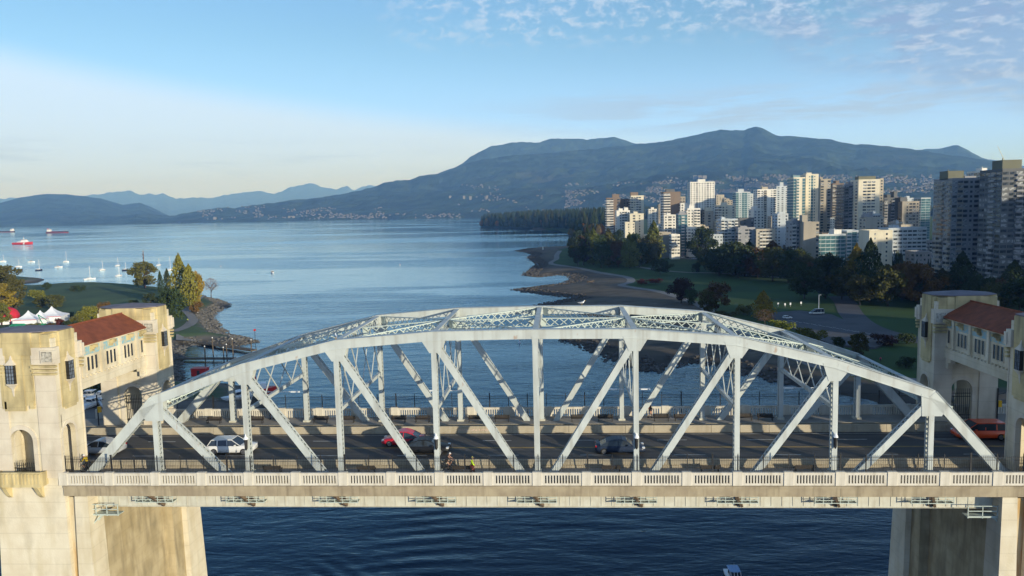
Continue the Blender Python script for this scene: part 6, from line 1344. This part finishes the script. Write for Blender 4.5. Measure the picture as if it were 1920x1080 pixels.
# ================================================================ left shore: tents, docks, boatyard
M['tentw'] = mat('white_canvas', (.72,.72,.74), (.62,.63,.66), .8, .3); M['tentr'] = mat('red_canvas', (.55,.02,.04), (.42,.015,.03), .8, .3)
for lab, px, w in (('white peaked tent, leftmost of the three', 55, 40), ('white peaked tent, middle of the three', 77, 36), ('white peaked tent, rightmost and tallest of the three', 99, 44)):
    p = gp(px, 608-(px-55)*.12, True); s = w/F*(p-CAM).dot(fw); h = s*.62; t = thing('peaked_tent', lab, 'tent', tuple(p), .25, 'white peaked tents'); m_ = MB()
    a = s/2; m_.box(-a, a, -a, a, -.5, h*.42); m_.build('wall', M['tentw'], t); m_ = MB(); rings = []
    for q, z in ((1.03,.42), (.62,.55), (.32,.72), (.12,.9), (.02,1.05)): rings.append([(-a*q,-a*q,h*z), (a*q,-a*q,h*z), (a*q,a*q,h*z), (-a*q,a*q,h*z)])
    m_.loft(rings); m_.build('canopy', M['tentw'], t); m_ = MB(); m_.box(-a-.05, a+.05, -a-.06, -a-.01, h*.40, h*.44); m_.build('red_trim', M['tentr'], t)
p = gp(12, 606, True); s = 46/F*(p-CAM).dot(fw); t = thing('dome_tent', 'big round tent with a red roof and white wall at the left edge', 'tent', tuple(p)); m_ = MB(); a = s/2; n = 20
ring = lambda q, z: [(math.cos(i*math.tau/n)*a*q, math.sin(i*math.tau/n)*a*q, z) for i in range(n)]
m_.loft([ring(1,-.5), ring(1,a*.42)]); m_.build('wall', M['tentw'], t); m_ = MB(); m_.loft([ring(1.01,a*.42), ring(.97,a*.72), ring(.85,a*.98), ring(.62,a*1.18), ring(.3,a*1.30), ring(.02,a*1.34)]); m_.build('roof', M['tentr'], t, True)
m_ = MB()
for k in range(0, n, 2): i = k*math.tau/n; m_.bar((math.cos(i)*a*1.015, math.sin(i)*a*1.015, a*.42), (math.cos(i)*a*1.01, math.sin(i)*a*1.01, .0), .5, .1, (math.cos(i), math.sin(i), 0))
m_.build('wall_stripes', M['tentr'], t)
M['green'] = mat('green_canvas', (.03,.28,.13), (.02,.2,.09), .7)
p = gp(35, 619, True); t = thing('green_awning', 'low green awning in front of the tents', 'awning', tuple(p)); s = 26/F*(p-CAM).dot(fw); m_ = MB(); m_.prism([(-s/2,-2),(s/2,-2),(s/2,2),(-s/2,2)], 2.2, 3.2, [(-s/2+.5,-.2),(s/2-.5,-.2),(s/2-.5,.2),(-s/2+.5,.2)]); m_.build('canopy', M['green'], t); m_ = MB()
for x in (-s/2+.2, 0, s/2-.2):
    for y in (-1.8, 1.8): m_.tube((x,y,-.3), (x,y,2.25), .06, n=5)
m_.build('posts', M['white'], t)
p = gp(80, 612, True); t = thing('boom_lift', 'green boom lift raised in front of the white tents', 'lift', tuple(p)); m_ = MB(); m_.box(-1.4,1.4,-.9,.9,.3,1.4); m_.build('chassis', M['green'], t); m_ = MB(); m_.bar((0,0,1.4), (-2.0,0,6), .3, .3); m_.bar((-2.0,0,6), (2.6,0,3.0), .26, .26); m_.build('boom', M['green'], t)
for x in (-1, 1):
    for y in (-.9, .9): m_ = MB(); m_.tube((x,y-.12,.35), (x,y+.12,.35), .4, n=12); m_.build('wheel', M['tyre'], t)
def dock(label, a, b_, w, z=1.1, name='floating_dock'):
    A, B_ = onz(*a, z), onz(*b_, z); t = thing(name, label, 'dock', (A.x, A.y, 0)); d = B_-A; m_ = MB(); m_.bar((0,0,z-.25), (d.x,d.y,z-.25), w, .5, (0,0,1)); m_.build('deck', M['wood'], t); m_ = MB(); n = Vector((-d.y,d.x,0)).normalized()
    for s in (-1, 1):
        k = int(d.length/4)
        for i in range(k+1): q = d*(i/k)+n*(w/2-.1)*s; m_.box(q.x-.05,q.x+.05,q.y-.05,q.y+.05,z,z+1.0)
        m_.bar(n*(w/2-.1)*s+Vector((0,0,z+1.0)), d.xy.to_3d()+n*(w/2-.1)*s+Vector((0,0,z+1.0)), .07, .07, (0,0,1))
    m_.build('railing', M['wood'], t); return t
dock('dark timber dock reaching out from the boat ramp, the further of two', (374,641), (476,656), 3)
dock('dark timber dock in front of the boat ramp, the nearer of two', (332,671), (440,671), 2.6)
for k, (px, y0, y1) in enumerate(((400,667,632),(386,690,648),(420,677,650),(426,674,644.5),(437,664,634),(471.5,655,636))):
    p = onz(px, y0, 0); h = ony(px, y1, p.y).z; t = thing('mooring_pile', 'white-capped timber mooring pile by the docks, %s of six from left' % ['second','first','third','fourth','fifth','sixth'][k], 'pile', tuple(p), group='mooring piles'); m_ = MB(); m_.tube((0,0,-1), (0,0,h-.4), .24, .22, 8); m_.build('pile', M['wood'], t); m_ = MB(); m_.tube((0,0,h-.4), (0,0,h), .28, .12, 8); m_.build('cap', M['white'], t)
p = onz(479, 645, 0); h = ony(479, 617, p.y).z; t = thing('channel_marker', 'thin channel marker with a red top off the rocky point', 'marker', tuple(p)); m_ = MB(); m_.tube((0,0,-1), (0,0,h-.8), .12, n=6); m_.build('pole', M['dark'], t); m_ = MB(); m_.cbox((0,0,h-.4), (.8,.8,.8)); m_.build('topmark', M['red'], t)
tag((lambda: (lambda m_: m_.build('boat_ramp', M['path']))(MB().add([tuple(onz(x, y, z)) for x, y, z in ((330,626,3.6),(378,632,1.0),(380,641,.6),(330,637,2.6))], [(3,2,1,0)])))(), kind='structure')
p = onz(372, 705, 2.2); s = 28/F*(p-CAM).dot(fw); t = thing('red_shed', 'small red flat-roofed shed on the dock behind the left truss end', 'shed', (p.x, p.y, 2.0)); m_ = MB(); m_.box(-s/2, s/2, 0, 3, 0, 2.6); m_.build('wall', M['red'], t); m_ = MB(); m_.box(-s/2-.2, s/2+.2, -.2, 3.2, 2.6, 2.8); m_.build('roof', M['red'], t); m_ = MB(); m_.box(-.5,.5,-.05,0,0,2.1); m_.build('door', M['dark'], t)
p = onz(452, 748, 2.2); motorboat('white and red patrol boat on the dock behind the second truss post', 0,0, .9, 11, hm='white', loc=p, z=2.6, name='patrol_boat')
p = onz(436, 757, 2.2); t = thing('rescue_hovercraft', 'red and white rescue craft on the dock, half hidden by the truss', 'rescue craft', (p.x+4, p.y+12, 2.3), .4); m_ = MB(); hull(9, 4, 1.6, m_); fix_normals(m_.build('hull', M['hred'], t)); m_ = MB(); m_.box(-3,1.5,-1.5,1.5,1.6,3.4); m_.build('cabin', M['white'], t); m_ = MB(); m_.box(-3.05,1.55,-1.3,1.3,2.5,3.1); m_.build('windows', M['glass'], t); m_ = MB(); m_.yprism([(-3,3.4),(-1,3.4),(-1.6,6.2),(-3.2,6.2)], -.1, .1); m_.build('tail_fin', M['hred'], t)
for k, (px, py, l) in enumerate(((158,760,7),(176,762,8),(196,763,7.5),(165,748,8),(190,750,8.5),(203,745,7))):
    p = gp(px, py, True); motorboat('white boat laid up in the yard seen through the left gateway, %s' % ['front row left','front row middle','front row right','back row left','back row middle','back row right'][k], 0,0, .5+k*.9, l, loc=p, z=p.z+.4, name='laid_up_boat')
for px, py, yt in ((152,735,690),(172,733,688),(194,735,690),(214,733,690)): tree('dark broad tree behind the boatyard seen through the left gateway, %s' % {152:'first from left',172:'second from left',194:'third from left',214:'fourth from left'}[px], px, py, yt, 34, 'broad', 'dark', True, 'trees behind the boatyard')
p = gp(273, 541, True); d_ = Vector((p.x-CX, p.y+CD, 0)).normalized(); q_ = p+d_*13; h = ony(273, 470, q_.y).z-p.z; t = thing('totem_pole', 'very tall dark reddish pole rising behind the round olive tree', 'pole', (q_.x, q_.y, p.z)); m_ = MB(); m_.tube((0,0,-1), (0,0,h), .42, .22, 8); m_.build('pole', M['rust'], t); m_ = MB()
for k in range(7): m_.cbox((0,-.25,h*(.35+k*.09)), (.8,.4,h*.06))
m_.build('carvings', M['wood'], t)
# right shore furniture
p = gp(1535, 584, False); h = ony(1535, 553, p.y).z-p.z; t = thing('lamp_post', 'tall pale lamp post behind the white minibus', 'lamp post', tuple(p)); m_ = MB(); m_.tube((0,0,-.2), (0,0,h), .22, .16, 8); m_.build('pole', M['white'], t); m_ = MB(); m_.cbox((.5,0,h), (1.2,.35,.15)); m_.build('lamp_head', M['white'], t)
for k, (px, py) in enumerate(((1459,575),(1472,576),(1482,575),(1502,573))):
    p = gp(px, py, False); t = thing('sign_board', 'small white sign on the lawn above the parking lot, %s of four' % ordn[k].replace('leftmost','first'), 'sign', tuple(p), group='small white signs by the lot'); m_ = MB(); m_.tube((0,0,-.1), (0,0,1.0), .05, n=6); m_.build('post', M['white'], t); m_ = MB(); m_.cbox((0,0,1.5), (.7,.06,1.1)); m_.build('panel', M['white'], t)
p = gp(1106, 530, False); t = thing('driftwood_stump', 'dark driftwood stump with roots alone on the sand', 'driftwood', tuple(p)); m_ = MB(); rr_ = random.Random(2)
for k in range(9): a = rr_.random()*6.28; m_.tube((0,0,.8), (math.cos(a)*rr_.uniform(1.5,4), math.sin(a)*1.5, rr_.uniform(0,2.6)), .5, .12, 6)
m_.build('stump', M['wood'], t)
p = gp(1018, 468, False); t = thing('shore_beacon', 'small white beacon on the tip of the upper rocky spit', 'beacon', (p.x, p.y, max(p.z, .3))); m_ = MB(); m_.tube((0,0,-.5), (0,0,3.5), 1.1, .7, 10); m_.build('tower', M['cream'], t); m_ = MB(); m_.tube((0,0,3.5), (0,0,4.4), .5, .3, 8); m_.build('lantern', M['white'], t)
# ================================================================ wake ripples
def ripple(name, x0, x1, y0, y1, fn, step=.35):
    xs_ = np.arange(x0, x1, step); ys_ = np.arange(y0, y1, step); X, Y = np.meshgrid(xs_, ys_); Z = fn(X, Y); nx, ny = len(xs_), len(ys_); e = np.minimum.reduce([(X-x0)/8, (x1-X)/8, (Y-y0)/8, (y1-Y)/8]).clip(0, 1); Z = Z*e+.02
    idx = np.arange(nx*ny).reshape(ny, nx); q = np.stack([idx[:-1,:-1], idx[:-1,1:], idx[1:,1:], idx[1:,:-1]], -1).reshape(-1, 4); mb = MB(); V = np.column_stack([X.ravel(), Y.ravel(), Z.ravel()]); mb.v = V.tolist(); mb.f = q.tolist(); mb.mi = [0]*len(q)
    o = mb.build(name, bpy.data.materials['sea_water'], smooth=True); tag(o, kind='structure')
def wk1(X, Y):
    r1 = np.hypot(X+60, Y-20); r2 = np.hypot(X+5, Y+45); a = .5+.5*np.sin(r1*2.1+.6*np.sin(Y*.09)); b = .5+.5*np.sin(r2*1.5+.5*np.sin(X*.12))
    return .17*a*np.exp(-((r1-33)/9)**2)+.13*b*np.exp(-((X+22)/8)**2)
ripple('water', -42, 6, 12, 82, wk1)
def wk2(X, Y):
    c = onz(511, 512, 0); u = c.x-X; v = Y-c.y; return .28*(.5+.5*np.sin(u*.55))*np.exp(-((np.abs(v-u*.05)-np.clip(u, 0, 200)*.12)/3.2)**2)*(u > 0)*np.exp(-u/75)
_c = onz(511, 512, 0); ripple('water', _c.x-130, _c.x+6, _c.y-30, _c.y+34, wk2, .9)
# ================================================================ hillside suburbs
from mathutils.bvhtree import BVHTree
def bvh(o): me = o.data; return BVHTree.FromPolygons([v.co.copy() for v in me.vertices], [tuple(p.vertices) for p in me.polygons])
trs = [bvh(H_main), bvh(H_mid)]
def hitpx(px, py):
    d = ray(px, py).normalized(); best = None
    for t_ in trs:
        h = t_.ray_cast(CAM, d)
        if h[0] and (best is None or h[3] < best[3]): best = h
    return best[0] if best else None
hm = [mat('house_white', (.21,.21,.205), rough=.8), mat('house_roof', (.10,.095,.09), rough=.9), mat('house_tan', (.15,.135,.12), rough=.8)]
def house_into(m_, p, a, w, d, h, c):
    ca, sa = math.cos(a), math.sin(a); T_ = lambda x, y, z: (p.x+x*ca-y*sa, p.y+x*sa+y*ca, p.z+z); m_.cur = c
    m_.add([T_(*q) for q in ((-w,-d,-6),(w,-d,-6),(w,d,-6),(-w,d,-6),(-w,-d,h),(w,-d,h),(w,d,h),(-w,d,h))], [(0,1,5,4),(1,2,6,5),(2,3,7,6),(3,0,4,7)]); m_.cur = 1
    m_.add([T_(*q) for q in ((-w-.5,-d-.5,h),(w+.5,-d-.5,h),(w+.5,d+.5,h),(-w-.5,d+.5,h),(-w-.5,0,h+d*.6),(w+.5,0,h+d*.6))], [(0,1,5,4),(2,3,4,5),(1,2,5),(3,0,4)])
rh = random.Random(21); spots = []
def cluster(n, fx, fy):
    for _ in range(n):
        x, y = fx(), fy(); p = hitpx(x, y)
        if p and p.z > 4: spots.append((p, x, y))
dens = lambda x, y: noise.fractal(Vector((x*.02, y*.09, 3)), 1, 2, 4)
def field(n, x0, x1, yf0, yf1, th):
    k = 0; g = 0
    while k < n and g < n*12:
        g += 1; x = rh.uniform(x0, x1); y = rh.uniform(yf0(x), yf1(x))
        if dens(x, y) < th: continue
        p = hitpx(x, y)
        if p and p.z > 5: spots.append((p, x, y)); k += 1
field(420, 1210, 1480, lambda x: 333, lambda x: 366, .02)
field(900, 1360, 1790, lambda x: 328+(x-1360)*.002, lambda x: 362, -.02)
field(180, 1060, 1240, lambda x: 342, lambda x: 386, .12)
field(120, 860, 1100, lambda x: 346, lambda x: 400, .2)
field(160, 380, 720, lambda x: 392-(x-380)*.01, lambda x: 411, .1)
field(120, 600, 900, lambda x: 401, lambda x: 409, -.3)
field(60, 360, 620, lambda x: 385, lambda x: 398, .15)
rh.shuffle(spots)
for k, (p, x, y) in enumerate(spots[:240]):
    m_ = MB(); w = rh.uniform(4, 8); house_into(m_, Vector((0,0,0)), rh.uniform(-.6,.6), w, rh.uniform(5, 8), rh.uniform(5, 9), 0 if rh.random() < .75 else 2); o = m_.build('hillside_house', hm, loc=p)
    tag(o, 'pale house among trees on the mountain slope across the water', 'house', 'pale houses on the mountain slopes')
m_ = MB()
for p, x, y in spots[240:]: house_into(m_, p, rh.uniform(-.6,.6), rh.uniform(4, 8), rh.uniform(4, 7), rh.uniform(4, 7), 0 if rh.random() < .7 else 2)
tag(m_.build('hillside_suburb', hm), label='hundreds of pale houses scattered over the lower mountain slopes', cat='houses', kind='stuff')
for k, (px, py, w, h) in enumerate(((1300,336,7,7),(1309,335,7,6),(1318,335,7,6),(868,373,4,6),(880,375,4,7),(911,373,4,6),(842,372,4,5),(400,412,5,5),(540,409,4,4),(548,409,4,4))):
    p = hitpx(px, py)
    if p:
        s = (p-CAM).dot(fw)/F; m_ = MB(); m_.box(0, w*s, 0, 20, -8, h*s); tag(m_.build('hillside_tower', hm, loc=p), 'tiny pale apartment tower on the mountain shore, %s of ten' % ordn[k], 'building', 'tiny pale towers on the mountain shore')
